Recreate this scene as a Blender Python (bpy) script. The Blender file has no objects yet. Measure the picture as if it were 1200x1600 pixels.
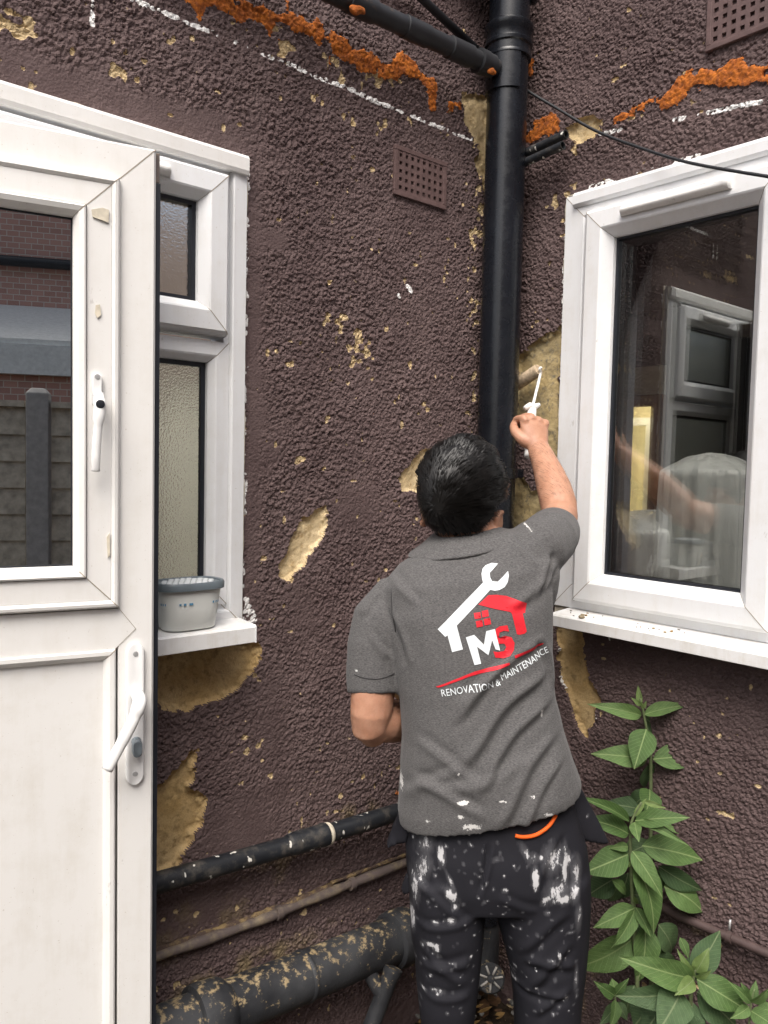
import bpy, bmesh, math, random
import numpy as np
from mathutils import Vector, Matrix, noise as mnoise
from mathutils.bvhtree import BVHTree
from mathutils.geometry import tessellate_polygon
R = math.radians
random.seed(7); rng = np.random.default_rng(11)
sc = bpy.context.scene
# ------------------------------------------------------------------ camera
CAM = np.array([-1.800, -1.592, 1.600])
RIGHT = np.array([0.7611, -0.6483, 0.0218]); UPV = np.array([0.0210, 0.0583, 0.9981]); FWD = np.array([0.6483, 0.7592, -0.0577])
FPX = 1248.8                                     # focal length of the phone camera for a 1200 x 1600 frame
cd = bpy.data.cameras.new('camera'); cam = bpy.data.objects.new('camera', cd); sc.collection.objects.link(cam)
M3 = Matrix((RIGHT, UPV, -FWD)).transposed()
cam.matrix_world = Matrix.Translation(Vector(CAM)) @ M3.to_4x4()
cd.sensor_width = 36; cd.sensor_fit = 'AUTO'; cd.lens = 36 * FPX / 1600; cd.clip_start = .02; cd.clip_end = 200
sc.camera = cam
# ------------------------------------------------------------------ sky, sun, exposure
SUN_EL, SUN_AZ = R(56), R(230)                   # azimuth from +Y towards +X: high behind the viewer, veiled by cloud
w = bpy.data.worlds.new('World'); sc.world = w; w.use_nodes = True
nt = w.node_tree; bg = nt.nodes['Background']
sky = nt.nodes.new('ShaderNodeTexSky'); sky.sky_type = 'NISHITA'; sky.sun_disc = False
sky.sun_elevation = SUN_EL; sky.sun_rotation = SUN_AZ; sky.air_density = 1.0; sky.dust_density = 6.0; sky.ozone_density = .6
hs = nt.nodes.new('ShaderNodeHueSaturation'); hs.inputs['Saturation'].default_value = .68
nt.links.new(sky.outputs[0], hs.inputs['Color']); nt.links.new(hs.outputs[0], bg.inputs[0]); bg.inputs[1].default_value = .15
sl = bpy.data.lights.new('sun', 'SUN'); sl.energy = 1.5; sl.angle = R(40); sl.color = (1, .98, .95)
so = bpy.data.objects.new('sun', sl); sc.collection.objects.link(so)
sd = Vector((math.sin(SUN_AZ) * math.cos(SUN_EL), math.cos(SUN_AZ) * math.cos(SUN_EL), math.sin(SUN_EL)))
so.rotation_euler = sd.to_track_quat('Z', 'Y').to_euler()
vs = sc.view_settings; vs.view_transform = 'Standard'; vs.look = 'None'; vs.exposure = .66; vs.gamma = 1; vs.use_curve_mapping = False
sc.cycles.max_bounces = 8; sc.cycles.transparent_max_bounces = 16

# ------------------------------------------------------------------ surveying helpers: a sight line met with a wall plane or a measured distance
def ray(x, y): return ((x - 600) / FPX) * RIGHT - ((y - 800) / FPX) * UPV + FWD
def at(x, y, d): return CAM + ray(x, y) * d
def on_a(x, y, off=0.):
    q = ray(x, y); return CAM + q * ((-off - CAM[1]) / q[1])
def on_b(x, y, off=0.):
    q = ray(x, y); return CAM + q * ((-off - CAM[0]) / q[0])
RH = np.array([math.cos(R(40.47)), -math.sin(R(40.47)), 0]); FH = np.array([math.sin(R(40.47)), math.cos(R(40.47)), 0]); ZH = np.array([0, 0, 1.])
DE = np.array([-1.167, -0.200, 0]); DX = np.array([0.9724, -0.2334, 0]); DN = np.array([-0.2334, -0.9724, 0])
def mapA(u, v, o): return (u, -o, v)             # left wall: u = x, v = height, o = outwards
def mapB(u, v, o): return (-o, -u, v)            # right wall: u = distance from the corner
def mapD(u, v, o): p = DE + DX * u + DN * o; return (p[0], p[1], v)

# ------------------------------------------------------------------ object helpers
C = sc.collection
ROOT = {}
def tag(o, label=None, cat=None, group=None, kind=None):
    if label: o['label'] = label
    if cat: o['category'] = cat
    if group: o['group'] = group
    if kind: o['kind'] = kind
    return o
def thing(name, loc, label, cat, group=None):
    o = bpy.data.objects.new(name, None); C.objects.link(o); o.location = loc; o.empty_display_size = .1
    ROOT[o.name] = np.array(loc, float)
    return tag(o, label, cat, group)
def link(name, me, mat, parent=None, smooth=None):
    me.materials.append(mat); o = bpy.data.objects.new(name, me); C.objects.link(o)
    if parent is not None:
        o.parent = parent; ROOT[o.name] = ROOT[parent.name]
    else: ROOT[o.name] = np.zeros(3)
    if smooth is not None:
        me.polygons.foreach_set('use_smooth', [smooth] * len(me.polygons))
    return o
def add(name, vf, mat, parent=None, smooth=False, fix=True, bevel=0, auto=None):
    v, f = vf; off = ROOT[parent.name] if parent is not None else np.zeros(3)
    v = np.asarray(v, float) - off
    me = bpy.data.meshes.new(name); me.from_pydata([tuple(p) for p in v], [], [list(q) for q in f])
    if fix or bevel:
        bm = bmesh.new(); bm.from_mesh(me)
        bmesh.ops.recalc_face_normals(bm, faces=bm.faces)
        if bevel: bmesh.ops.bevel(bm, geom=[e for e in bm.edges if len(e.link_faces) == 2 and e.calc_face_angle(0) > .5], offset=bevel, segments=2, profile=.5, affect='EDGES')
        bm.to_mesh(me); bm.free()
    o = link(name, me, mat, parent, smooth)
    if auto: me.set_sharp_from_angle(angle=R(auto))
    return o
def merge(*parts):
    V, F, n = [], [], 0
    for v, f in parts:
        v = [tuple(p) for p in v]
        V += v; F += [[i + n for i in q] for q in f]; n += len(v)
    return V, F
def box(m, u0, u1, v0, v1, o0, o1):
    v = [m(u, vv, o) for u in (u0, u1) for vv in (v0, v1) for o in (o0, o1)]
    return v, [(0, 1, 3, 2), (4, 6, 7, 5), (0, 4, 5, 1), (2, 3, 7, 6), (0, 2, 6, 4), (1, 5, 7, 3)]
def mapW(x, y, z): return (x, y, z)
def loft(rings, cap=True):
    n = len(rings[0]); V = [tuple(p) for r in rings for p in r]; F = []
    for i in range(len(rings) - 1):
        for k in range(n):
            F.append((i * n + k, i * n + (k + 1) % n, (i + 1) * n + (k + 1) % n, (i + 1) * n + k))
    if cap: F.append(tuple(range(n))[::-1]); F.append(tuple((len(rings) - 1) * n + k for k in range(n)))
    return V, F
def tube(path, rad, n=16, cap=True):
    P = [np.asarray(p, float) for p in path]; m = len(P)
    if np.isscalar(rad): rad = [rad] * m
    T = [(P[min(i + 1, m - 1)] - P[max(i - 1, 0)]) for i in range(m)]; T = [t / np.linalg.norm(t) for t in T]
    a = np.array([0, 0, 1.]) if abs(T[0][2]) < .9 else np.array([1., 0, 0])
    x = np.cross(a, T[0]); x /= np.linalg.norm(x); rings = []
    for i in range(m):
        x = x - T[i] * (x @ T[i]); x /= np.linalg.norm(x); y = np.cross(T[i], x)
        r = rad[i]; rx, ry = (r, r) if np.isscalar(r) else r
        rings.append([P[i] + x * rx * math.cos(2 * math.pi * k / n) + y * ry * math.sin(2 * math.pi * k / n) for k in range(n)])
    return loft(rings, cap)
def spline(pts, k=8):
    P = [np.asarray(p, float) for p in pts]; P = [2 * P[0] - P[1]] + P + [2 * P[-1] - P[-2]]; out = []
    for i in range(1, len(P) - 2):
        for j in range(k):
            t = j / k
            out.append(.5 * (2 * P[i] + (P[i + 1] - P[i - 1]) * t + (2 * P[i - 1] - 5 * P[i] + 4 * P[i + 1] - P[i + 2]) * t * t + (3 * P[i] - P[i - 1] - 3 * P[i + 1] + P[i + 2]) * t ** 3))
    out.append(P[-2]); return out
def lathe(center, axis, prof, n=32):                 # prof: (distance along the axis, radius)
    ax = np.asarray(axis, float); ax /= np.linalg.norm(ax); a = np.array([0, 0, 1.]) if abs(ax[2]) < .9 else np.array([1., 0, 0])
    x = np.cross(a, ax); x /= np.linalg.norm(x); y = np.cross(ax, x)
    return loft([[np.asarray(center) + ax * d + (x * math.cos(2 * math.pi * k / n) + y * math.sin(2 * math.pi * k / n)) * r for k in range(n)] for d, r in prof])
def ball(c, ax, n=16, m=10):
    c = np.asarray(c, float); A = [np.asarray(a, float) for a in ax]; rings = []
    for i in range(1, m):
        p = math.pi * i / m
        rings.append([c - A[2] * math.cos(p) + (A[0] * math.cos(2 * math.pi * k / n) + A[1] * math.sin(2 * math.pi * k / n)) * math.sin(p) for k in range(n)])
    return loft(rings)
def evaluated(o):
    dg = bpy.context.evaluated_depsgraph_get(); dg.update()
    return bpy.data.meshes.new_from_object(o.evaluated_get(dg))
def fuse(vf, voxel, smooth=6, fac=.5):
    """several closed shapes -> one continuous skin"""
    v, f = vf; me = bpy.data.meshes.new('tmp'); me.from_pydata([tuple(p) for p in v], [], [list(q) for q in f])
    bm = bmesh.new(); bm.from_mesh(me); bmesh.ops.recalc_face_normals(bm, faces=bm.faces); bm.to_mesh(me); bm.free()
    o = bpy.data.objects.new('tmp', me); C.objects.link(o)
    r = o.modifiers.new('r', 'REMESH'); r.mode = 'VOXEL'; r.voxel_size = voxel
    s = o.modifiers.new('s', 'SMOOTH'); s.factor = fac; s.iterations = smooth
    out = evaluated(o); bpy.data.objects.remove(o); return out
def verts_of(me):
    a = np.empty(len(me.vertices) * 3, np.float32); me.vertices.foreach_get('co', a); return a.reshape(-1, 3).astype(float)
def normals_of(me):
    a = np.empty(len(me.vertices) * 3, np.float32); me.vertex_normals.foreach_get('vector', a); return a.reshape(-1, 3).astype(float)
def set_verts(me, v): me.vertices.foreach_set('co', v.astype(np.float32).ravel()); me.update()
def pnoise(P, s, seed=0): return np.array([mnoise.noise((p[0] * s + seed, p[1] * s - seed, p[2] * s + 2 * seed)) for p in P])

# ------------------------------------------------------------------ material helpers
class MB:
    def __init__(s, name, rough=.5, spec=.5, metal=0):
        s.m = bpy.data.materials.new(name); s.m.use_nodes = True; s.nt = s.m.node_tree; s.b = s.nt.nodes['Principled BSDF']
        s.b.inputs['Roughness'].default_value = rough; s.b.inputs['Specular IOR Level'].default_value = spec; s.b.inputs['Metallic'].default_value = metal
        s.co = s.nt.nodes.new('ShaderNodeTexCoord').outputs['Object']
    def L(s, a, b): s.nt.links.new(a, b)
    def put(s, sock, x):
        if hasattr(x, 'is_linked'): s.L(x, sock)
        elif isinstance(x, (tuple, list)): sock.default_value = (*x, 1) if len(x) == 3 and sock.type == 'RGBA' else x
        else: sock.default_value = x
    def mapping(s, sc_=(1, 1, 1), rot=(0, 0, 0), vec=None):
        n = s.nt.nodes.new('ShaderNodeMapping'); s.L(vec or s.co, n.inputs[0]); n.inputs['Scale'].default_value = sc_; n.inputs['Rotation'].default_value = rot; return n.outputs[0]
    def noise(s, scale, detail=4, rough=.55, vec=None, dist=0, col=False):
        n = s.nt.nodes.new('ShaderNodeTexNoise'); s.L(vec or s.co, n.inputs['Vector']); n.inputs['Scale'].default_value = scale
        n.inputs['Detail'].default_value = detail; n.inputs['Roughness'].default_value = rough; n.inputs['Distortion'].default_value = dist
        return n.outputs['Color' if col else 'Fac']
    def voro(s, scale, vec=None, feature='F1', out='Distance'):
        n = s.nt.nodes.new('ShaderNodeTexVoronoi'); n.feature = feature; s.L(vec or s.co, n.inputs['Vector']); n.inputs['Scale'].default_value = scale; return n.outputs[out]
    def ramp(s, fac, stops, mode='LINEAR'):
        n = s.nt.nodes.new('ShaderNodeValToRGB'); s.L(fac, n.inputs[0]); e = n.color_ramp.elements; n.color_ramp.interpolation = mode
        while len(e) < len(stops): e.new(.5)
        for i, (p, c) in enumerate(stops):
            e[i].position = p; e[i].color = (c, c, c, 1) if np.isscalar(c) else (*c, 1)
        return n.outputs[0]
    def mix(s, fac, a, b, mode='MIX'):
        n = s.nt.nodes.new('ShaderNodeMix'); n.data_type = 'RGBA'; n.blend_type = mode
        s.put(n.inputs[0], fac); s.put(n.inputs[6], a); s.put(n.inputs[7], b); return n.outputs[2]
    def math(s, op, a, b=0., c=None, clamp=False):
        n = s.nt.nodes.new('ShaderNodeMath'); n.operation = op; n.use_clamp = clamp; s.put(n.inputs[0], a); s.put(n.inputs[1], b)
        if c is not None: s.put(n.inputs[2], c)
        return n.outputs[0]
    def attr(s, name, out='Fac'):
        n = s.nt.nodes.new('ShaderNodeAttribute'); n.attribute_name = name; return n.outputs[out]
    def bump(s, h, strength=.5, dist=.002):
        n = s.nt.nodes.new('ShaderNodeBump'); n.inputs['Strength'].default_value = strength; n.inputs['Distance'].default_value = dist; s.L(h, n.inputs['Height'])
        prev = s.b.inputs['Normal']
        if prev.is_linked: s.L(prev.links[0].from_socket, n.inputs['Normal'])
        s.L(n.outputs[0], prev); return s
    def col(s, c): s.put(s.b.inputs['Base Color'], c); return s
    def rough(s, c): s.put(s.b.inputs['Roughness'], c); return s
    def xyz(s, i, vec=None):
        n = s.nt.nodes.new('ShaderNodeSeparateXYZ'); s.L(vec or s.co, n.inputs[0]); return n.outputs[i]

def m_plain(name, c, rough=.5, spec=.5, var=.12, vscale=30, bump=0, bscale=200):
    m = MB(name, rough, spec); n = m.noise(vscale, 5)
    m.col(m.mix(m.ramp(n, [(.3, 0.), (.7, 1.)]), tuple(x * (1 - var) for x in c), tuple(min(1, x * (1 + var)) for x in c)))
    if bump: m.bump(m.noise(bscale, 3), bump, .001)
    return m.m
# painted roughcast: plum brown masonry paint; the mask carries white paint (r), chipped cream (g), dirt splash (b)
m = MB('roughcast_paint', .75, .16)
big = m.noise(3.2, 4); fine = m.noise(120, 3)
base = m.mix(m.ramp(m.math('ADD', m.math('MULTIPLY', big, .6), m.math('MULTIPLY', m.noise(16, 5, .6), .4)), [(.38, 0.), (.62, 1.)]), (.094, .064, .063), (.134, .095, .092))
base = m.mix(m.math('MULTIPLY', m.ramp(m.noise(260, 2), [(.55, 0.), (.72, 1.)]), .35), base, (.15, .115, .105))
att = m.nt.nodes.new('ShaderNodeAttribute'); att.attribute_name = 'mask'; sp = m.nt.nodes.new('ShaderNodeSeparateColor'); m.L(att.outputs['Color'], sp.inputs[0])
jit = m.noise(170, 4, .65)
def thr(m, a, j, lo=.46, hi=.56, k=.55): return m.ramp(m.math('MULTIPLY_ADD', m.math('SUBTRACT', j, .5), k, a), [(lo, 0.), (hi, 1.)])
base = m.mix(m.math('MULTIPLY', thr(m, sp.outputs[2], jit, .35, .75), .8), base, m.mix(m.noise(40, 4), (.13, .10, .055), (.26, .20, .11)))
base = m.mix(thr(m, sp.outputs[1], jit), base, m.mix(m.noise(60, 3), (.42, .30, .15), (.66, .53, .33)))
base = m.mix(thr(m, sp.outputs[0], jit), base, (.80, .79, .77))
m.col(base); m.bump(fine, .5, .002); m.bump(m.noise(420, 2), .35, .001); m.bump(m.voro(210), .5, .002); M_WALL = m.m
# bare render under the paint
def render_mat(name, a, b, c):
    m = MB(name, .85, .2); n1 = m.noise(9, 5, .6); n2 = m.noise(60, 5, .65)
    k = m.mix(m.ramp(n1, [(.35, 0.), (.65, 1.)]), a, b); k = m.mix(m.ramp(n2, [(.52, 0.), (.68, 1.)]), k, c)
    k = m.mix(m.math('MULTIPLY', m.ramp(m.noise(300, 2), [(.5, 0.), (.7, 1.)]), .35), k, tuple(x * .55 for x in a))
    m.col(k); m.bump(m.noise(350, 3), .6, .0015); m.bump(n2, .4, .004); return m.m
M_BARE = render_mat('ochre_render', (.46, .31, .13), (.58, .43, .23), (.30, .21, .10))
M_BARE_PALE = render_mat('pale_render', (.60, .45, .24), (.72, .58, .36), (.42, .29, .14))
M_BARE_WET = render_mat('primed_render', (.52, .40, .20), (.38, .31, .18), (.20, .18, .13))
m = MB('orange_foam', .85, .15); n1 = m.noise(30, 5, .65)
m.col(m.mix(m.ramp(m.noise(90, 4), [(.4, 0.), (.65, 1.)]), m.mix(m.ramp(n1, [(.35, 0.), (.7, 1.)]), (.36, .10, .022), (.60, .19, .03)), (.24, .075, .025))); m.bump(m.noise(160, 4), .8, .004); M_FOAM = m.m
# white plastic
def upvc(name, c, dirt=.35):
    m = MB(name, .34, .5); n = m.math('ADD', m.math('MULTIPLY', m.noise(14, 6, .7), .55), m.math('MULTIPLY', m.noise(30, 5, .7, m.mapping((1, 1, .12))), .45)); f = m.noise(230, 2)
    k = m.mix(m.math('MULTIPLY', m.ramp(n, [(.47, 0.), (.72, 1.)]), dirt), c, (.58, .54, .46))
    k = m.mix(m.math('MULTIPLY', m.ramp(f, [(.70, 0.), (.76, 1.)]), .45), k, (.42, .36, .28))
    k = m.mix(m.math('MULTIPLY', m.ramp(m.noise(34, 4, .7, m.mapping((1, 1, .45))), [(.69, 0.), (.73, 1.)]), .4), k, (.40, .37, .33))
    m.col(k); m.rough(m.ramp(n, [(.3, .30), (.8, .5)])); m.bump(m.noise(6, 3), .08, .004); return m.m
M_UPVC = upvc('white_upvc', (.79, .80, .81)); M_DOOR = upvc('door_upvc', (.81, .80, .775), .3); M_PANEL = upvc('door_panel_cream', (.80, .79, .765), .4)
M_SILL = upvc('sill_upvc', (.80, .80, .79), .75)
M_GASKET = m_plain('black_rubber', (.012, .014, .02), .45, .5)
M_GROUT = m_plain('joint_dirt', (.34, .30, .24), .9, .1)
M_SEAL = m_plain('old_sealant', (.66, .60, .48), .6, .3, .25, 40, .5, 150)
M_GLAZE_GREY = m_plain('grey_plastic', (.17, .20, .22), .4)
M_METAL = MB('screw_metal', .45, .5, .5).col((.5, .5, .5)).m
M_HANDLE = m_plain('handle_white', (.84, .84, .83), .22, .5, .03)
# dark plastic and iron pipes
def pipe_mat(name, c, dirtcol, d0, d1, splat=0., rough=.38):
    m = MB(name, rough, .45); n = m.noise(26, 7, .72); n2 = m.noise(7, 4)
    k = m.mix(m.ramp(n2, [(.3, 0.), (.7, 1.)]), tuple(x * .75 for x in c), tuple(x * 1.35 for x in c))
    f = m.ramp(n, [(d0, 0.), (d1, 1.)]); k = m.mix(f, k, dirtcol)
    if splat:
        s_ = m.ramp(m.noise(48, 2, .4, m.mapping((1, 1, .6))), [(.70 - splat * .06, 0.), (.72 - splat * .06, 1.)]); k = m.mix(s_, k, (.72, .70, .64))
    m.col(k); m.rough(m.ramp(n, [(.35, rough), (.8, min(.8, rough * 2))])); m.bump(n, .12, .002); return m.m
M_SOIL = pipe_mat('black_gloss_plastic', (.007, .0085, .012), (.07, .068, .066), .66, .98, 0, .20)
M_WASTE = pipe_mat('black_waste_plastic', (.014, .016, .020), (.13, .115, .095), .50, .80, .5, .4)
M_BRANCH = pipe_mat('dusty_black_plastic', (.016, .017, .020), (.16, .09, .05), .60, .85, 0, .45)
M_BROWNPIPE = pipe_mat('painted_brown_pipe', (.11, .086, .080), (.27, .215, .14), .46, .70, 0, .6)
M_BROWN_R = m_plain('brown_painted_copper', (.085, .058, .055), .5, .4, .2, 40, .3)
m = MB('cast_iron_pipe', .55, .4); n = m.noise(46, 8, .70); z = m.nt.nodes.new('ShaderNodeNewGeometry'); up = m.xyz(2, z.outputs['Normal'])
k = m.mix(m.ramp(m.noise(9, 5), [(.35, 0.), (.7, 1.)]), (.016, .017, .020), (.05, .052, .056))
f = m.math('ADD', m.math('MULTIPLY', up, .10), n)       # settled dust: it lies where it can rest
k = m.mix(m.ramp(f, [(.61, 0.), (.70, 1.)]), k, m.mix(m.noise(35, 3), (.27, .19, .09), (.42, .34, .21)))
m.col(k); m.bump(n, .5, .004); M_IRON = m.m
m = MB('mud_crust', .9, .15); n = m.noise(38, 7, .72); m.col(m.mix(m.ramp(n, [(.46, 0.), (.58, 1.)]), (.10, .07, .058), m.mix(m.noise(90, 3), (.20, .14, .07), (.34, .25, .13)))); m.bump(n, .8, .006); M_MUD = m.m
M_CABLE = m_plain('black_cable', (.02, .021, .024), .5, .4)
M_AIRBRICK = m_plain('painted_airbrick', (.125, .080, .076), .6, .3, .2, 60, .5, 180)
M_HOLE = m_plain('airbrick_void', (.02, .014, .012), .9, .1)
# glass
def glass(name, tint, refl=1.0, ior=1.5, rough=0.):
    m = bpy.data.materials.new(name); m.use_nodes = True; t = m.node_tree; t.nodes.clear()
    o = t.nodes.new('ShaderNodeOutputMaterial'); fr = t.nodes.new('ShaderNodeFresnel'); fr.inputs[0].default_value = ior
    mu = t.nodes.new('ShaderNodeMath'); mu.operation = 'MULTIPLY'; mu.use_clamp = True; mu.inputs[1].default_value = refl; t.links.new(fr.outputs[0], mu.inputs[0])
    tr = t.nodes.new('ShaderNodeBsdfTransparent'); tr.inputs[0].default_value = (*tint, 1)
    gl = t.nodes.new('ShaderNodeBsdfGlossy'); gl.inputs['Roughness'].default_value = rough; gl.inputs['Color'].default_value = (.95, .97, .97, 1)
    mx = t.nodes.new('ShaderNodeMixShader'); t.links.new(mu.outputs[0], mx.inputs[0]); t.links.new(tr.outputs[0], mx.inputs[1]); t.links.new(gl.outputs[0], mx.inputs[2]); t.links.new(mx.outputs[0], o.inputs[0])
    return m
M_GLASS = glass('double_glazing', (.86, .87, .84), 2.2, 1.75); M_DGLASS = glass('dimmed_door_glazing', (.14, .16, .18), 5.8, 1.9)  # door tint made up: darkness behind the pane put into its colour
m = MB('obscure_glass', .22, .5); m.b.inputs['Transmission Weight'].default_value = 1; m.b.inputs['IOR'].default_value = 1.35; m.col((.82, .84, .80)); m.bump(m.noise(220, 2), .6, .003); M_FROST = m.m
m = MB('clouded_plastic', .35, .5); m.b.inputs['Transmission Weight'].default_value = .18; m.b.inputs['IOR'].default_value = 1.15; m.col((.90, .92, .88)); M_TUB = m.m
m = MB('water_murky', .2, .5); m.col((.62, .62, .50)); M_WATER = m.m
M_TUBLID = m_plain('grey_lid', (.13, .16, .18), .4); M_MESH = m_plain('white_fleece', (.72, .75, .76), .8)
M_BLUE = m_plain('blue_print', (.10, .30, .48), .6)
# plastic dust sheet
m = MB('plastic_dust_sheet', .18, .8); m.b.inputs['Transmission Weight'].default_value = .0; m.col((.88, .89, .87)); m.bump(m.noise(28, 5, .6, m.mapping((1, 1, .2)), 1.), .5, .02); M_SHEET = m.m
M_ROOM = m_plain('dim_room_wall', (.045, .04, .033), .8, .2); M_DARKBOX = m_plain('dark_box_brown', (.30, .235, .21), .6, .3); M_ROOMA = m_plain('kitchen_wall', (.72, .71, .63), .8, .2); M_ROOMFLOOR = m_plain('room_floor', (.20, .15, .10), .7); M_YELLOW = m_plain('cream_yellow_wall', (.82, .76, .58), .7)
M_WOODTRIM = m_plain('stained_wood_trim', (.26, .13, .05), .5); M_SOFA = m_plain('brown_cloth', (.26, .19, .14), .8)
m = MB('lamp_glow'); m.b.inputs['Emission Color'].default_value = (1, .86, .58, 1); m.b.inputs['Emission Strength'].default_value = 150; M_LAMP = m.m
# cloth, skin, hair
m = MB('grey_marl_jersey', .9, .15); h = m.noise(230, 3, .7, m.mapping((1, 1, 3.2))); h2 = m.noise(90, 4, .7, m.mapping((1, 1, 2.5)))
k = m.mix(m.ramp(h, [(.32, 0.), (.68, 1.)]), (.046, .044, .045), (.150, .146, .144)); k = m.mix(m.math('MULTIPLY', h2, .35), k, (.10, .098, .098))
k = m.mix(thr(m, m.attr('paint'), m.noise(170, 4, .7), .46, .54, 1.1), k, (.62, .61, .59))
m.col(k); m.bump(h, .5, .0012); m.b.inputs['Sheen Weight'].default_value = .12; M_SHIRT = m.m
m = MB('black_work_twill', .75, .2); h = m.noise(600, 2, .5, m.mapping((1, 1, 1))); k = m.mix(m.noise(8, 4), (.010, .010, .013), (.021, .021, .027))
sm = m.noise(34, 6, .75, m.mapping((1, 1, .45)))
pa = m.attr('paint')
k = m.mix(m.math('MULTIPLY', m.ramp(m.math('MULTIPLY_ADD', m.math('SUBTRACT', sm, .5), .9, pa), [(.22, 0.), (.85, 1.)]), .30), k, (.34, .34, .36))
k = m.mix(thr(m, pa, m.noise(110, 5, .72, m.mapping((1, 1, .5))), .57, .70, 1.35), k, (.52, .52, .53))
m.col(k); m.bump(h, .3, .001); M_TWILL = m.m
M_SEAM = m_plain('seam_thread', (.05, .049, .05), .9, .1)
M_ORANGE = m_plain('orange_zip_tape', (.85, .13, .015), .6, .3, .08)
m = MB('skin', .48, .4); n = m.noise(40, 4, .6); k = m.mix(m.ramp(n, [(.3, 0.), (.7, 1.)]), (.43, .215, .135), (.52, .285, .19)); k = m.mix(m.math('MULTIPLY', m.ramp(m.noise(300, 3), [(.5, 0.), (.8, 1.)]), .4), k, (.33, .15, .095))
m.col(k); m.b.inputs['Subsurface Weight'].default_value = .12; m.b.inputs['Subsurface Radius'].default_value = (.01, .004, .002); m.b.inputs['Subsurface Scale'].default_value = .4; m.bump(m.noise(260, 3), .22, .001); M_SKIN = m.m
m = MB('black_hair', .38, .35); m.col(m.mix(m.noise(60, 3), (.004, .0035, .0035), (.009, .008, .0075))); M_HAIR = m.m
M_WPRINT = m_plain('white_print', (.70, .74, .76), .65, .3, .06, 200); M_RPRINT = m_plain('red_print', (.62, .018, .03), .55, .3, .1, 200)
M_BOOT = m_plain('boot_leather', (.03, .025, .02), .6)
M_NAP = m_plain('roller_nap', (.46, .36, .25), .95, .1, .35, 90, 1., 260); M_RWIRE = m_plain('painted_wire', (.80, .79, .76), .4); M_STICK = m_plain('pale_wood', (.66, .52, .28), .6, .3, .1, 60)
# plant and ground
def leaf_mat(name, a, b, vein):
    m = MB(name, .45, .4); x, y = m.xyz(0), m.xyz(1); ay = m.math('ABSOLUTE', y)
    rnd = m.nt.nodes.new('ShaderNodeObjectInfo').outputs['Random']
    k = m.mix(rnd, a, b); k = m.mix(m.math('MULTIPLY', m.ramp(m.noise(5, 5), [(.4, 0.), (.75, 1.)]), .5), k, tuple(v * .55 for v in a))
    wv = m.math('SINE', m.math('MULTIPLY', m.math('SUBTRACT', x, m.math('MULTIPLY', ay, .6)), 62.)); sv = m.ramp(wv, [(.88, 0.), (1., 1.)])
    k = m.mix(m.math('MULTIPLY', sv, .35), k, vein); k = m.mix(m.ramp(ay, [(.012, 1.), (.03, 0.)]), k, vein)
    k = m.mix(m.ramp(m.noise(28, 3), [(.70, 0.), (.74, 1.)]), k, tuple(v * 1.6 for v in b))
    m.col(k); m.bump(sv, .35, .01); m.bump(m.noise(40, 3), .4, .008); m.b.inputs['Subsurface Weight'].default_value = .0
    bb = m.b; tl = m.nt.nodes.new('ShaderNodeBsdfTranslucent'); m.L(k, tl.inputs[0]); ms = m.nt.nodes.new('ShaderNodeMixShader'); ms.inputs[0].default_value = .25
    m.L(bb.outputs[0], ms.inputs[1]); m.L(tl.outputs[0], ms.inputs[2]); m.L(ms.outputs[0], m.nt.nodes['Material Output'].inputs[0]); return m.m
M_LEAF = leaf_mat('leaf_green', (.092, .172, .050), (.150, .250, .080), (.27, .36, .15))
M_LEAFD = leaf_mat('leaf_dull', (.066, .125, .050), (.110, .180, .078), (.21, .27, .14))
M_LEAFY = leaf_mat('leaf_young', (.16, .25, .07), (.22, .31, .10), (.25, .31, .15))
M_STEM = m_plain('stem_green', (.12, .15, .07), .6, .3, .25, 60)
m = MB('damp_soil', .95, .15); n = m.noise(28, 7, .7)
k = m.mix(m.ramp(n, [(.35, 0.), (.65, 1.)]), (.020, .015, .011), (.060, .042, .027)); k = m.mix(m.ramp(m.voro(70), [(.08, 1.), (.16, 0.)]), k, (.11, .075, .04)); m.col(k); m.bump(n, 1., .02); M_SOILG = m.m
M_LITTER = [m_plain('dead_leaf_tan', (.26, .16, .06), .8, .2, .3, 80), m_plain('dead_leaf_brown', (.10, .055, .028), .8, .2, .3, 80), m_plain('plaster_flake', (.34, .28, .19), .9, .1, .3, 80), m_plain('stone_grey', (.13, .125, .115), .9, .1, .3, 80)]
M_BRICK = MB('neighbour_brick', .85, .2); _b = M_BRICK.nt.nodes.new('ShaderNodeTexBrick'); M_BRICK.L(M_BRICK.mapping((1, 1, 1), (R(90), 0, 0)), _b.inputs[0])
for i_, v_ in (('Scale', 4.6), ('Mortar Size', .018)): _b.inputs[i_].default_value = v_
_b.inputs['Color1'].default_value = (.55, .31, .25, 1); _b.inputs['Color2'].default_value = (.45, .25, .20, 1); _b.inputs['Mortar'].default_value = (.6, .53, .45, 1); M_BRICK.col(_b.outputs[0]); M_BRICK = M_BRICK.m
M_FENCE = m_plain('weathered_fence', (.52, .46, .36), .85, .2, .3, 20, .4, 90); M_CONC = m_plain('concrete_post', (.40, .38, .35), .9, .2, .15, 30, .4, 120); M_PAINTW = m_plain('white_fascia', (.72, .72, .68), .5)
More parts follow.
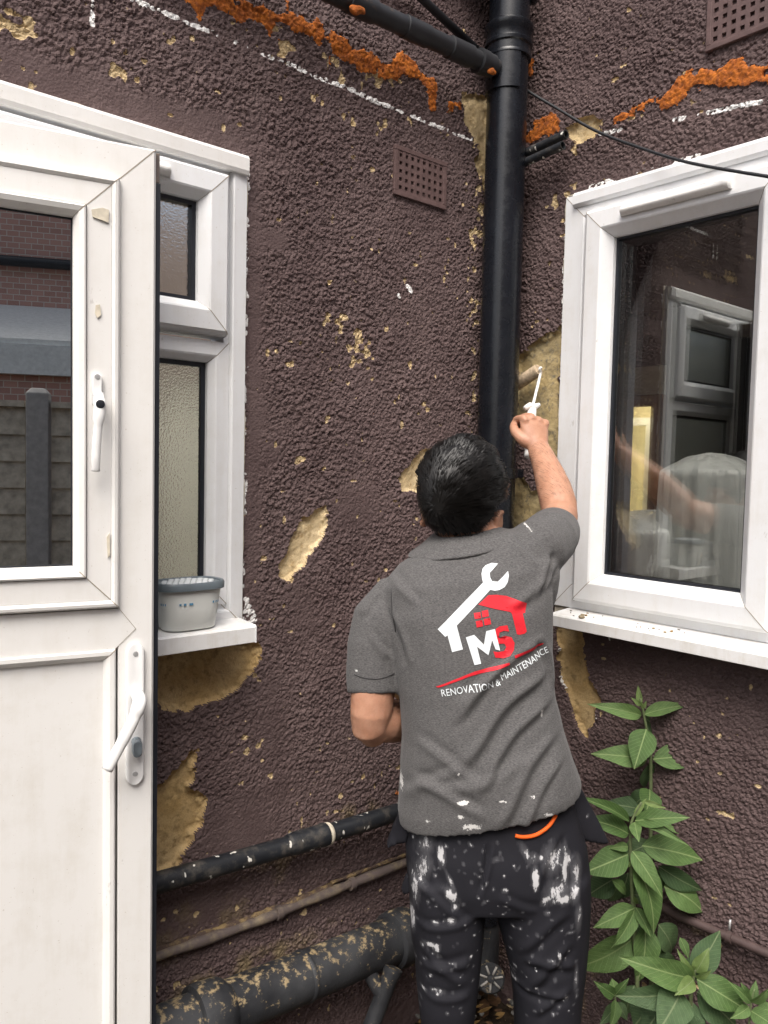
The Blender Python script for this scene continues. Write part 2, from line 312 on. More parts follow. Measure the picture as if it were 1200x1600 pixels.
# ================================================================== WALLS
def vn(U, V, cell, seed):
    """smooth 2-D value noise, 0..1"""
    r = np.random.default_rng(seed); T = r.random((512, 512)); x = U / cell + 200; y = V / cell + 100
    i = np.floor(x).astype(int); j = np.floor(y).astype(int); fx = x - i; fy = y - j; fx = fx * fx * (3 - 2 * fx); fy = fy * fy * (3 - 2 * fy)
    g = lambda a, b: T[a % 512, b % 512]
    return (g(i, j) * (1 - fx) + g(i + 1, j) * fx) * (1 - fy) + (g(i, j + 1) * (1 - fx) + g(i + 1, j + 1) * fx) * fy
def fbm(U, V, cell, seed, o=3): return sum(vn(U, V, cell / 2 ** k, seed + k) * .5 ** k for k in range(o)) / sum(.5 ** k for k in range(o))
def stones(U, V, cell, seed):
    r = np.random.default_rng(seed); n = 1024; jx, jy, rr, hh = r.random((4, n, n)); gx = np.floor(U / cell).astype(int); gy = np.floor(V / cell).astype(int); best = np.zeros_like(U)
    for a in (-1, 0, 1):
        for b in (-1, 0, 1):
            i, j = (gx + a) % n, (gy + b) % n
            du = U / cell - (gx + a + jx[i, j]); dv = V / cell - (gy + b + jy[i, j]); q = rr[i, j] * 6.28; c, s_ = np.cos(q), np.sin(q)
            d2 = ((du * c + dv * s_) / 1.12) ** 2 + ((-du * s_ + dv * c) / .9) ** 2; R2 = (.36 + .42 * hh[j, i]) ** 2
            best = np.maximum(best, (.25 + .75 * hh[i, j]) * np.sqrt(np.clip(1 - d2 / R2, 0, 1)) * (1 + .9 * (du * np.cos(q * 7) + dv * np.sin(q * 7))))
    return best
def in_poly(U, V, poly):
    ins = np.zeros(U.shape, bool); n = len(poly)
    for k in range(n):
        (x0, y0), (x1, y1) = poly[k], poly[(k + 1) % n]
        c = ((y0 > V) != (y1 > V)); t = (x1 - x0) * (V - y0) / ((y1 - y0) if y1 != y0 else 1e-9) + x0; ins ^= c & (U < t)
    return ins
def line_dist(U, V, pts):
    best = np.full(U.shape, 9.)
    for (a, b), (c, d) in zip(pts, pts[1:]):
        l2 = (c - a) ** 2 + (d - b) ** 2; t = np.clip(((U - a) * (c - a) + (V - b) * (d - b)) / l2, 0, 1)
        best = np.minimum(best, np.hypot(U - a - t * (c - a), V - b - t * (d - b)))
    return best
def grid_mesh(name, P, faces, mask=None, smooth=True):
    used, inv = np.unique(faces, return_inverse=True); F = inv.reshape(-1, 4).astype(np.int32); me = bpy.data.meshes.new(name)
    me.vertices.add(len(used)); me.vertices.foreach_set('co', P[used].astype(np.float32).ravel())
    me.loops.add(F.size); me.loops.foreach_set('vertex_index', F.ravel()); me.polygons.add(len(F)); me.polygons.foreach_set('loop_start', np.arange(0, F.size, 4, dtype=np.int32))
    me.update(calc_edges=True); me.polygons.foreach_set('use_smooth', np.full(len(F), smooth, bool))
    if mask is not None:
        ca = me.color_attributes.new('mask', 'FLOAT_COLOR', 'POINT'); ca.data.foreach_set('color', np.c_[mask[used], np.ones(len(used))].astype(np.float32).ravel())
    return me
def heightfield(parent, name, mp, u0, u1, v0, v1, step, holes, W):
    nu, nv = int(round((u1 - u0) / step)) + 1, int(round((v1 - v0) / step)) + 1
    U, V = np.meshgrid(np.linspace(u0, u1, nu), np.linspace(v0, v1, nv), indexing='ij')
    wu, wv = (fbm(U, V, .05, 3) - .5) * .05, (fbm(U, V, .05, 33) - .5) * .05; wu2 = (fbm(U, V, .026, 5, 4) - .5) * .013; wv2 = (fbm(U, V, .026, 6, 4) - .5) * .013
    smooth = np.zeros_like(U)
    for (a, b, ru, rv, k) in W['smooth']: smooth = np.maximum(smooth, k * np.exp(-((U + wu - a) / ru) ** 4 - ((V + wv - b) / rv) ** 4))
    smooth = np.clip(smooth - .5 * (fbm(U, V, .06, 40) - .4), 0, 1)
    st = np.maximum(stones(U, V, .0088, 1), .85 * stones(U, V, .0130, 21)); st2 = stones(U, V, .0065, 2)
    rough = (.0020 + .0066 * fbm(U, V, .13, 77)) * st + .0022 * st2 + .0014 * vn(U, V, .0045, 8)
    H = (1 - smooth) * rough + smooth * (.0042 + .0012 * st * (1 - smooth)) + .0055 * (fbm(U, V, .12, 9) - .5) + .006 * (vn(U, V, .5, 10) - .5)
    lab = np.zeros(U.shape, int)
    for k, (poly, kind, depth, warp) in enumerate(W['patch']):
        ins = in_poly(U + wu * warp, V + wv * warp, poly); e_ = line_dist(U[ins] + wu[ins] * warp, V[ins] + wv[ins] * warp, list(poly) + [poly[0]]); ed_ = e_ - .034 * (fbm(U[ins], V[ins], .022, 60 + k, 4) - .44); ins[ins] = ed_ > 0; ramp_ = np.clip(ed_[ed_ > 0] / .012, .12, 1); lab[ins] = k + 1
        Ui, Vi = U[ins], V[ins]; H[ins] = -1.2 * depth * ramp_ + .007 * (fbm(Ui, Vi, .03, 50 + k) - .5) + .0035 * (fbm(Ui, Vi, .11, 70 + k) - .5) + .0009 * st2[ins]
    nb = len(W['patch'])
    for k, (pts, th, hgt) in enumerate(W['foam']):
        th *= 1.4; hgt *= .22
        pu, pv = [p[0] for p in pts], [p[1] for p in pts]; bb = (U > min(pu) - .09) & (U < max(pu) + .09) & (V > min(pv) - .09) & (V < max(pv) + .09)
        if not bb.any(): continue
        Ui, Vi = U[bb], V[bb]; d = line_dist(Ui + wu[bb] * .5, Vi + wv[bb] * .5, pts); n1 = fbm(Ui, Vi, .034, 90 + k, 4); n0 = vn(Ui, Vi, .05, 140 + k)
        edge = th * (-.05 + 3.0 * (n1 - .25) * (.5 + .9 * n0)) - d; inn = edge > 0; ins = np.zeros(U.shape, bool); ins[bb] = inn; lab[ins] = nb + 1 + k; Ui, Vi, edge = Ui[inn], Vi[inn], edge[inn]
        H[ins] = np.maximum(H[ins], .003 + hgt * np.clip(edge / th * 2.5, 0, 1) ** .5 * (.10 + 1.0 * fbm(Ui, Vi, .016, 200 + k, 3)) + .0045 * st[ins] * vn(Ui, Vi, .02, 250) + .002 * st2[ins])
    wh = np.zeros_like(U); gap = fbm(U, V, .03, 300, 3)
    for pts, th, k in W['white']:
        d = line_dist(U + wu2, V + wv * .12, pts); wh = np.maximum(wh, np.clip(1.25 - d / th, 0, 1) * np.clip((gap - .22) * 3.4 * k, 0, 1) * np.clip(st * 2.8 - .25, 0, 1))
    cw = np.full(U.shape, W['chip0'])
    for a, b, ru, rv, k in W['chips']: ru, rv = ru * 1.25, rv * 1.25; cw = np.maximum(cw, 1.12 * k * np.exp(-((U - a) / ru) ** 2 - ((V - b) / rv) ** 2))
    ch = np.clip((fbm(U, V, .030, 400, 2) * .55 + .45 * vn(U, V, .013, 401) - (1.0 - .48 * cw)) * 4 + .5, 0, 1)
    H -= .003 * (ch > .5) * (lab == 0)
    di = np.zeros_like(U)
    for a, b, ru, rv, k in W['dirt']: di = np.maximum(di, k * np.exp(-((U - a) / ru) ** 2 - ((V - b) / rv) ** 2))
    di = di * fbm(U, V, .05, 500, 4) * 1.5
    X, Y, Z = mp(U, V, H); off = ROOT[parent.name]
    P = np.stack([np.broadcast_to(a, U.shape) for a in (X, Y, Z)], -1).reshape(-1, 3) - off; mask = np.stack([wh, ch, di], -1).reshape(-1, 3)
    idx = np.arange(nu * nv).reshape(nu, nv); F = np.stack([idx[:-1, :-1], idx[1:, :-1], idx[1:, 1:], idx[:-1, 1:]], -1).reshape(-1, 4)
    uc = ((U[:-1, :-1] + U[1:, 1:]) / 2).ravel(); vc = ((V[:-1, :-1] + V[1:, 1:]) / 2).ravel(); keep = np.ones(len(F), bool)
    for a, b, c, d in holes: keep &= ~((uc > a) & (uc < b) & (vc > c) & (vc < d))
    F = F[keep]; lf = lab.reshape(-1)[F[:, 0]]
    for k in np.unique(lf):
        sel = F[lf == k]
        if len(sel) < 6: continue
        if k == 0: link(name, grid_mesh(name, P, sel, mask, step > .005), M_WALL, parent)
        elif k <= nb:
            o = link('bare_patch', grid_mesh('bare_patch', P, sel), W['patch'][k - 1][1], parent); tag(o, 'bare sandy render patch where the brown coat has come off')
        else:
            o = link('foam_residue', grid_mesh('foam_residue', P, sel), M_FOAM, parent); tag(o, 'lumpy orange residue stuck to the brown coat')
pa = lambda L: [(q[0], q[2]) for q in (on_a(x, y) for x, y in L)]
pb = lambda L: [(-q[1], q[2]) for q in (on_b(x, y) for x, y in L)]
WA = dict(
 patch=[(pa([(487, 796), (505, 790), (511, 803), (507, 828), (499, 848), (489, 862), (481, 886), (462, 896), (446, 916), (436, 906), (436, 886), (441, 868), (452, 850), (462, 828), (468, 810)]), M_BARE_PALE, .006, .35),
        (pa([(626, 768), (621, 748), (640, 724), (656, 704), (690, 700), (700, 770), (655, 772)]), M_BARE_PALE, .006, .4),
        (pa([(225, 1005), (405, 1000), (408, 1026), (388, 1058), (362, 1084), (330, 1100), (290, 1117), (258, 1112), (225, 1100)]), M_BARE, .009, .3),
        (pa([(225, 1215), (250, 1225), (275, 1195), (298, 1166), (319, 1157), (313, 1186), (300, 1210), (303, 1230), (323, 1246), (318, 1286), (291, 1330), (276, 1356), (225, 1372)]), M_BARE, .009, .3),
        (pa([(722, 152), (760, 148), (763, 310), (752, 310), (741, 230), (727, 195)]), M_BARE_PALE, .004, .8)],
 foam=[(pa([(300, -14), (345, 8), (385, 20)]), .020, .016), (pa([(402, 24), (450, 36), (500, 63), (545, 92), (572, 100)]), .021, .018), (pa([(588, 106), (612, 112), (640, 118)]), .019, .018), (pa([(625, 92), (650, 110), (664, 134)]), .019, .018), (pa([(669, 148), (670, 160)]), .012, .020), (pa([(700, 163), (716, 170)]), .013, .016), (pa([(764, 120), (768, 190)]), .014, .012), (pa([(536, 80), (520, 62)]), .012, .012), (pa([(617, 1240), (622, 1246)]), .012, .012)],
 white=[(pa([(205, 2), (735, 220)]), .0075, 1.0), (pa([(142, 0), (142, 42)]), .006, 1.2), ([(-.868, 1.22), (-.866, 2.27)], .010, .8), ([(-1.5, 2.272), (-.87, 2.272)], .006, .5), (pa([(632, 445), (640, 455)]), .009, 1.3), (pa([(620, 462), (622, 466)]), .006, 1.2), (pa([(380, 940), (392, 968)]), .018, 1.0)],
 chips=[(*pa([(q[0], q[1])])[0], q[2] * .0017, q[3] * .0017, q[4]) for q in [(430, 45, 40, 16, .7), (520, 90, 40, 18, .7), (610, 135, 40, 16, .75), (660, 165, 20, 16, .8), (15, 40, 22, 16, .95), (45, 48, 20, 16, .9), (182, 78, 16, 14, .95), (178, 118, 14, 12, .95), (216, 138, 14, 14, 1), (304, 112, 10, 16, .95), (265, 60, 12, 10, .8), (300, 66, 10, 10, .8), (440, 75, 14, 16, .95), (535, 130, 26, 16, .9), (590, 130, 18, 30, .95), (488, 160, 30, 18, .8), (390, 160, 10, 10, .8), (360, 36, 12, 12, .8), (738, 420, 20, 120, .84), (748, 330, 14, 60, .95), (738, 190, 26, 40, 1), (738, 600, 20, 80, .72), (520, 515, 34, 34, .95), (560, 540, 44, 44, .84), (452, 590, 14, 30, .7), (490, 560, 70, 60, .56), (690, 170, 26, 12, .9), (465, 718, 10, 10, .9), (680, 350, 50, 70, .50), (520, 1270, 30, 12, .8), (590, 1180, 80, 100, .34), (560, 690, 10, 10, .7), (595, 210, 20, 40, .6), (635, 220, 10, 20, .7)]],
 dirt=[(*pa([(430, 1490)])[0], .34, .05, .9), (*pa([(300, 1440)])[0], .30, .10, .62), (*pa([(560, 1270)])[0], .10, .05, .8), (*pa([(280, 1560)])[0], .3, .06, .8), (*pa([(690, 150)])[0], .09, .05, .45), (*pa([(440, 1340)])[0], .35, .12, .5)],
 smooth=[(-.845, 1.75, .030, .60, .9), (-1.15, 2.305, .36, .045, 1.), (*pa([(430, 368)])[0], .045, .030, 1.), (*pa([(390, 1290)])[0], .14, .10, .85), (*pa([(560, 790)])[0], .10, .05, .75), (*pa([(420, 700)])[0], .035, .05, .8), (*pa([(470, 950)])[0], .05, .07, .8), (*pa([(300, 1420)])[0], .25, .05, .7), (*pa([(420, 1140)])[0], .05, .14, .6)], chip0=.44)
WB = dict(
 patch=[(pb([(884, 202), (902, 188), (930, 180), (943, 190), (940, 211), (925, 223), (902, 227), (886, 216)]), M_BARE_PALE, .006, .4),
        (pb([(880, 505), (876, 800), (846, 818), (790, 850), (790, 728), (812, 735), (828, 765), (846, 760), (846, 700), (826, 684), (808, 680), (803, 600), (808, 556), (838, 536)]), M_BARE_WET, .010, .3),
        (pb([(868, 975), (914, 985), (916, 1030), (930, 1062), (939, 1100), (930, 1132), (920, 1162), (904, 1140), (890, 1100), (876, 1062), (868, 1030)]), M_BARE, .007, .35)],
 foam=[(pb([(958, 188), (968, 182), (984, 176)]), .016, .016), (pb([(990, 172), (1022, 160), (1052, 146), (1072, 134)]), .018, .016), (pb([(1078, 130), (1100, 124), (1135, 122)]), .016, .013), (pb([(1145, 120), (1200, 108), (1230, 100)]), .019, .014), (pb([(824, 222), (848, 204), (868, 198)]), .013, .012), (pb([(828, 108), (830, 118)]), .012, .018)],
 white=[(pb([(1048, 190), (1230, 152)]), .0075, 1.), (pb([(940, 210), (970, 205)]), .007, 1.), ([(.30, 2.343), (.60, 2.340)], .010, 1.15), ([(.225, 1.3), (.222, 2.3)], .006, .8), (pb([(872, 1000), (880, 1060), (892, 1090)]), .008, .8), (pb([(936, 1085), (934, 1120)]), .008, .7), (pb([(955, 990), (956, 1010)]), .006, .7)],
 chips=[(*pb([(q[0], q[1])])[0], q[2] * .0017, q[3] * .0017, q[4]) for q in [(1000, 182, 40, 10, .7), (1060, 160, 30, 10, .7), (1150, 130, 30, 12, .7), (905, 245, 8, 10, .9), (950, 90, 10, 10, .6), (1120, 115, 10, 10, .8), (1115, 175, 10, 10, .7), (890, 300, 12, 10, 1), (868, 330, 8, 30, .95), (1010, 170, 20, 10, .8), (870, 560, 6, 60, .8), (1000, 1200, 120, 100, .34), (1150, 1250, 100, 140, .32), (1120, 1460, 40, 20, .62), (860, 500, 14, 10, .9)]],
 dirt=[(*pb([(1120, 1465)])[0], .12, .03, .6), (*pb([(840, 720)])[0], .04, .06, .5), (.25, .2, .3, .2, .6)],
 smooth=[(*pb([(905, 1010)])[0], .05, .05, .4)], chip0=.39)
wallA = thing('house_wall', (-.8, 0, 0), 'plum brown roughcast wall on the left of the corner, around the left window', 'wall')
wallB = thing('house_wall', (0, -.8, 0), 'plum brown roughcast wall on the right, holding the large single-pane window', 'wall')
holeA = (-1.51, -.876, 1.232, 2.264); holeB = (.231, 1.70, 1.222, 2.328)
heightfield(wallA, 'roughcast_face', mapA, -1.43, .004, .1, 2.98, .0026, [holeA], WA)
heightfield(wallA, 'roughcast_face', mapA, -2.7, -1.43, -.06, 3.0, .009, [holeA], WA)
heightfield(wallA, 'roughcast_face', mapA, -1.43, .004, -.06, .1, .006, [], WA); heightfield(wallB, 'roughcast_face', mapB, -.004, .96, .1, 2.98, .0026, [holeB], WB)
heightfield(wallB, 'roughcast_face', mapB, -.004, .96, -.06, .1, .006, [], WB)
heightfield(wallB, 'roughcast_face', mapB, .96, 2.4, -.06, 3.0, .009, [holeB], WB)
def core(parent, mp, u0, u1, hole, top):
    a, b, c, d = hole; e = .004
    add('wall_core', merge(box(mp, u0, u1, -.3, c - e, -.12, -.032), box(mp, u0, u1, d + e, 2.976, -.12, -.032), box(mp, u0, a - e, c - e, d + e, -.12, -.0321), box(mp, b + e, u1, c - e, d + e, -.12, -.0321)), M_WALL, parent)
    add('upper_wall', box(mp, u0, u1, 2.978, top, -.22, .006), M_WALL, parent)
core(wallA, mapA, -2.7, .2, holeA, 3.25); core(wallB, mapB, -.2, 2.4, holeB, 3.25)

# ground: damp soil sheet, hummocky near the corner, reaching far out
def ground():
    xs = np.unique(np.r_[np.linspace(-60, -3, 12), np.linspace(-3, .06, 190), np.linspace(.4, 40, 8)]); ys = np.unique(np.r_[np.linspace(-60, -3, 12), np.linspace(-3, .06, 190), np.linspace(.4, 40, 8)])
    X, Y = np.meshgrid(xs, ys, indexing='ij'); n = np.clip((3 - np.hypot(X, Y)) / 2, 0, 1)
    Z = n * (.10 * (fbm(X, Y, .25, 600, 4) - .5) + .03 * np.exp(-(np.minimum(np.abs(X), np.abs(Y)) / .12) ** 2)) - .02
    idx = np.arange(X.size).reshape(X.shape); F = np.stack([idx[:-1, :-1], idx[1:, :-1], idx[1:, 1:], idx[:-1, 1:]], -1).reshape(-1, 4)
    o = link('ground', grid_mesh('ground', np.stack([X, Y, Z], -1).reshape(-1, 3), F), M_SOILG); tag(o, 'damp dark soil at the foot of the walls', None, None, 'structure')
ground()
# ================================================================== WINDOWS AND DOOR
def frame(mp, u0, u1, v0, v1, prof, back, parent, mat, names=('stile', 'rail'), gap=.0005):
    """four mitred members; prof = (inset, outwards) from the outer edge to the inner edge"""
    pr = list(prof) + [(prof[-1][0], back), (prof[0][0], back)]
    for side in range(4):
        ends = []
        for e in (0, 1):
            ring = []
            for i, o in pr:
                g = gap
                if side == 0: p = ((u0 + i + g) if e == 0 else (u1 - i - g), v0 + i)
                elif side == 1: p = ((u0 + i + g) if e == 0 else (u1 - i - g), v1 - i)
                elif side == 2: p = (u0 + i, (v0 + i + g) if e == 0 else (v1 - i - g))
                else: p = (u1 - i, (v0 + i + g) if e == 0 else (v1 - i - g))
                ring.append(mp(p[0], p[1], o))
            ends.append(ring)
        add(names[1] if side < 2 else names[0], loft(ends), mat, parent)
def joints(mp, u0, u1, v0, v1, prof, parent, t=.0009, lift=.0004):
    """dirt caught in the mitre joints"""
    i0, i1 = prof[0][0], prof[-1][0]; parts = []
    for (cu, su), (cv, sv) in (((u0, 1), (v0, 1)), ((u1, -1), (v0, 1)), ((u0, 1), (v1, -1)), ((u1, -1), (v1, -1))):
        for (a, oa), (b, ob) in zip(prof, prof[1:]):
            if b <= a + 1e-6: continue
            q = t * .7; A = (cu + su * a, cv + sv * a); B = (cu + su * b, cv + sv * b)
            parts.append(([mp(A[0] - q * su, A[1] + q * sv, oa + lift), mp(A[0] + q * su, A[1] - q * sv, oa + lift), mp(B[0] + q * su, B[1] - q * sv, ob + lift), mp(B[0] - q * su, B[1] + q * sv, ob + lift)], [(0, 1, 2, 3)]))
    add('mitre_joint', merge(*parts), M_GROUT, parent, fix=False)
def ring_faces(mp, u0, u1, v0, v1, wdt, o0, o1):
    return merge(box(mp, u0, u1, v0, v0 + wdt, o0, o1), box(mp, u0, u1, v1 - wdt, v1, o0, o1), box(mp, u0, u0 + wdt, v0 + wdt, v1 - wdt, o0, o1 - .0003), box(mp, u1 - wdt, u1, v0 + wdt, v1 - wdt, o0, o1 - .0003))
def sealant(mp, pts, parent, r=.006):
    path = []
    for (a, b), (c, d) in zip(pts, pts[1:]):
        n = max(2, int(math.hypot(c - a, d - b) / .03))
        path += [(a + (c - a) * k / n, b + (d - b) * k / n) for k in range(n)]
    path.append(pts[-1]); P = [np.array(mp(u + random.uniform(-.0015, .0015), v + random.uniform(-.0015, .0015), .006)) for u, v in path]
    add('sealant_bead', tube(P, [r * random.uniform(.5, 1.25) for _ in P], 8), M_SEAL, parent, True)
def hood(mp, u0, u1, v, o, h, dep, parent):
    n = 7; rings = []
    for u, s in ((u0, .35), (u0 + .004, .85), (u0 + .012, 1), (u1 - .012, 1), (u1 - .004, .85), (u1, .35)):
        rings.append([mp(u, v + h * k / n, o + dep * s * math.sin(math.pi * (.18 + .64 * k / n)) ) for k in range(n + 1)] + [mp(u, v + h, o - .004), mp(u, v, o - .004)])
    add('vent_hood', loft(rings), M_DOOR, parent)
# ---- left window
wa = thing('window', (-.9, 0, 1.24), 'narrow frosted white window half hidden behind the open door, tub on its sill', 'window')
OUT = [(0, .004), (.002, .020), (.034, .024), (.037, .022), (.040, .010), (.050, .008)]
frame(mapA, -1.50, -.872, 1.232, 2.268, OUT, -.05, wa, M_UPVC, ('frame_jamb', 'frame_head')); joints(mapA, -1.50, -.872, 1.232, 2.268, OUT, wa)
add('head_trim', loft([[mapA(u, v, o) for v, o in ((2.226, .0245), (2.228, .030), (2.236, .033), (2.262, .033), (2.269, .028), (2.271, .006), (2.226, .0244))] for u in (-1.50, -.876)]), M_DOOR, wa)
CAS = [(0, .006), (.001, .022), (.004, .034), (.010, .040), (.048, .042), (.052, .040), (.068, .020), (.0685, .012)]
LOWP = [(0, .006), (.001, .016), (.030, .018), (.034, .016), (.046, .004), (.0465, -.004)]
hop = add('hopper_joint_backing', ring_faces(mapA, -1.451, -.9215, 1.871, 2.2195, .05, -.03, .004), M_UPVC, wa)
frame(mapA, -1.450, -.923, 1.872, 2.218, CAS, .002, wa, M_UPVC, ('casement_stile', 'casement_rail')); joints(mapA, -1.450, -.923, 1.872, 2.218, CAS, wa)
frame(mapA, -1.450, -.912, 1.283, 1.862, LOWP, -.03, wa, M_UPVC, ('light_stile', 'light_rail')); joints(mapA, -1.450, -.912, 1.283, 1.862, LOWP, wa)
add('gasket', ring_faces(mapA, -1.382, -.9915, 1.9405, 2.1495, .009, -.012, .0105), M_GASKET, wa)
add('gasket', ring_faces(mapA, -1.404, -.9585, 1.3295, 1.8155, .010, -.016, -.0045), M_GASKET, wa)
add('pane', box(mapA, -1.380, -.993, 1.942, 2.148, -.004, .002), M_FROST, wa); add('pane', box(mapA, -1.402, -.960, 1.331, 1.814, -.014, -.009), M_FROST, wa)
hood(mapA, -1.28, -1.066, 2.172, .041, .024, .020, wa)
SILLP = [(.0, 1.252), (.098, 1.246), (.102, 1.242), (.102, 1.210), (.098, 1.208), (.094, 1.210), (.092, 1.234), (.0, 1.236)]
add('window_sill', loft([[mapA(u, v, o) for o, v in SILLP] for u in (-1.30, -.889)]), M_SILL, wa)
add('sill_end_cap', loft([[mapA(u, v, o) for o, v in ((-.004, 1.2535), (.099, 1.2475), (.1035, 1.2425), (.1035, 1.2085), (-.004, 1.2085))] for u in (-.889, -.8865)]), M_UPVC, wa)
sealant(mapA, [(-.869, 1.24), (-.870, 2.27), (-1.4, 2.274)], wa, .005)
# ---- right window
wb = thing('window', (0, -.5, 1.24), 'large white single-pane window on the right wall, plastic sheeting behind its glass', 'window')
OUTB = [(0, .004), (.002, .018), (.062, .022), (.066, .020), (.070, .006), (.082, .004)]
frame(mapB, .229, 1.70, 1.226, 2.330, OUTB, -.06, wb, M_UPVC, ('frame_jamb', 'frame_head')); joints(mapB, .229, 1.70, 1.226, 2.330, OUTB, wb)
add('head_trim', loft([[mapB(u, v, o) for v, o in ((2.292, .0225), (2.296, .028), (2.300, .032), (2.322, .032), (2.331, .026), (2.333, .006), (2.292, .0224))] for u in (.262, 1.70)]), M_UPVC, wb)
CASB = [(0, .006), (.001, .030), (.005, .042), (.012, .047), (.054, .049), (.058, .047), (.079, .022), (.0795, .012)]
for i, (a, b) in enumerate(((.308, .835), (.893, 1.622))):
    add('casement_joint_backing', ring_faces(mapB, a, b, 1.249, 2.273, .06, -.04, .003), M_UPVC, wb)
    frame(mapB, a + .001, b - .001, 1.250, 2.272, CASB, .002, wb, M_UPVC, ('casement_stile', 'casement_rail')); joints(mapB, a + .001, b - .001, 1.250, 2.272, CASB, wb)
    add('gasket', ring_faces(mapB, a + .0795, b - .0795, 1.3285, 2.1935, .007, -.014, .0115), M_GASKET, wb)
    add('pane', box(mapB, a + .081, b - .081, 1.330, 2.192, -.012, .003), M_GLASS, wb)
    add('inner_jamb', merge(box(mapB, a + .04, a + .094, 1.29, 2.235, -.075, -.045), box(mapB, b - .10, b - .04, 1.29, 2.235, -.075, -.045)), M_UPVC, wb)
add('mullion', box(mapB, .836, .892, 1.2485, 2.27, -.05, .018), M_UPVC, wb, bevel=.002)
hood(mapB, .425, .705, 2.230, .048, .022, .020, wb)
SILLB = [(.0, 1.228), (.100, 1.220), (.104, 1.216), (.104, 1.190), (.100, 1.188), (.096, 1.190), (.094, 1.208), (.0, 1.212)]
add('window_sill', loft([[mapB(u, v, o) for o, v in SILLB] for u in (.2925, 1.74)]), M_SILL, wb)
add('sill_end_cap', loft([[mapB(u, v, o) for o, v in ((-.004, 1.2295), (.101, 1.2215), (.1055, 1.2165), (.1055, 1.1885), (-.004, 1.1885))] for u in (.290, .2925)]), M_UPVC, wb)
add('mortar_bed', box(mapB, .2312, .2995, 1.2035, 1.2255, -.03, .010), M_SEAL, wb, bevel=.003)
sealant(mapB, [(.227, 1.23), (.226, 2.334)], wb, .005); sealant(mapB, [(.226, 2.336), (.9, 2.334), (1.7, 2.334)], wb, .003)
for k in range(24):                                     # crumbs knocked on to the sill
    u = random.choice((.36, .37, .40, .52, .56, .60, .62)) + random.gauss(0, .03); o = random.uniform(.04, .095); s = random.choice((.0016, .002, .0025, .004)) if k else .008
    c = np.array(mapB(u, 1.2265 - .08 * (o - .02) + s * .5, o))
    add('crumb', ball(c, (np.array((s, 0, 0)), np.array((0, s * random.uniform(.8, 1.8), 0)), np.array((0, 0, s * .6))), 6, 4), M_LITTER[k % 4] if k else M_LITTER[2], wb)
# ---- open door, its inner face towards us
door = thing('door', tuple(DE + np.array((0, 0, .22))), 'white half-glazed door standing open at the left edge with lever handle', 'door')
DW, Z0, Z1 = -.86, .24, 2.158
DPROF = [(0, -.030), (0, -.004), (.004, 0), (.061, .0005), (.064, -.0005)]
frame(mapD, DW, 0, Z0, Z1, DPROF, -.06, door, M_DOOR, ('stile', 'rail')); joints(mapD, DW, 0, Z0, Z1, DPROF, door)
add('middle_rail', loft([[mapD(DW + .069, 1.257, o), mapD(-.069, 1.257, o), mapD(-.0335, 1.2912, o), mapD(-.066, 1.330, o), mapD(DW + .066, 1.330, o), mapD(DW + .0335, 1.2912, o)] for o in (-.058, .0012)]), M_DOOR, door)
add('rail_joint', merge(([mapD(-.069, 1.2565, .0016), mapD(-.068, 1.2565, .0016), mapD(-.0325, 1.2912, .0016), mapD(-.0337, 1.2912, .0016)], [(0, 1, 2, 3)]), ([mapD(-.0337, 1.2912, .0016), mapD(-.0325, 1.2912, .0016), mapD(-.0625, 1.331, .0016), mapD(-.0638, 1.331, .0016)], [(0, 1, 2, 3)])), M_GROUT, door, fix=False)
BEADL = [(0, -.012), (0, .003), (.003, .006), (.010, .006), (.016, .001), (.020, -.005), (.0205, -.014)]
frame(mapD, DW + .0685, -.0685, Z0 + .0645, 1.2565, BEADL, -.03, door, M_DOOR, ('panel_bead', 'panel_bead')); joints(mapD, DW + .0685, -.0685, Z0 + .0645, 1.2565, BEADL, door)
add('panel', box(mapD, DW + .085, -.0885, Z0 + .08, 1.237, -.03, -.0075), M_PANEL, door)
# opening sash inside the upper half
RING = [(0, .0005), (.0005, .010), (.004, .015), (.009, .016), (.013, .013), (.0145, .011)]
frame(mapD, DW + .064, -.0635, 1.3335, 2.0935, RING, -.02, door, M_DOOR, ('sash_lip', 'sash_lip')); joints(mapD, DW + .064, -.0635, 1.3335, 2.0935, RING, door)
SASH = [(0, .0115), (.0395, .0125), (.0405, .0115)]
frame(mapD, DW + .079, -.0785, 1.3485, 2.0785, SASH, -.03, door, M_DOOR, ('sash_stile', 'sash_rail')); joints(mapD, DW + .079, -.0785, 1.3485, 2.0785, SASH, door)
BEAD = [(0, .010), (.001, .0175), (.004, .019), (.012, .016), (.0205, .004), (.021, -.006)]
frame(mapD, DW + .1205, -.120, 1.390, 2.037, BEAD, -.03, door, M_DOOR, ('glazing_bead', 'glazing_bead')); joints(mapD, DW + .1205, -.120, 1.390, 2.037, BEAD, door)
add('gasket', ring_faces(mapD, DW + .141, -.1405, 1.4105, 2.0165, .003, -.02, -.0045), M_GASKET, door)
add('pane', box(mapD, DW + .142, -.1415, 1.4115, 2.0155, -.022, -.007), M_DGLASS, door)
add('edge_seal', merge(box(mapD, .0006, .0085, Z0, Z1 - .055, -.052, -.020), box(mapD, .0006, .0095, Z0, Z1 - .056, -.018, -.009)), M_GASKET, door, bevel=.001)
add('edge_seal', box(mapD, .0006, .0085, Z1 - .054, Z1 - .002, -.050, -.012), M_BROWNPIPE, door, bevel=.001)
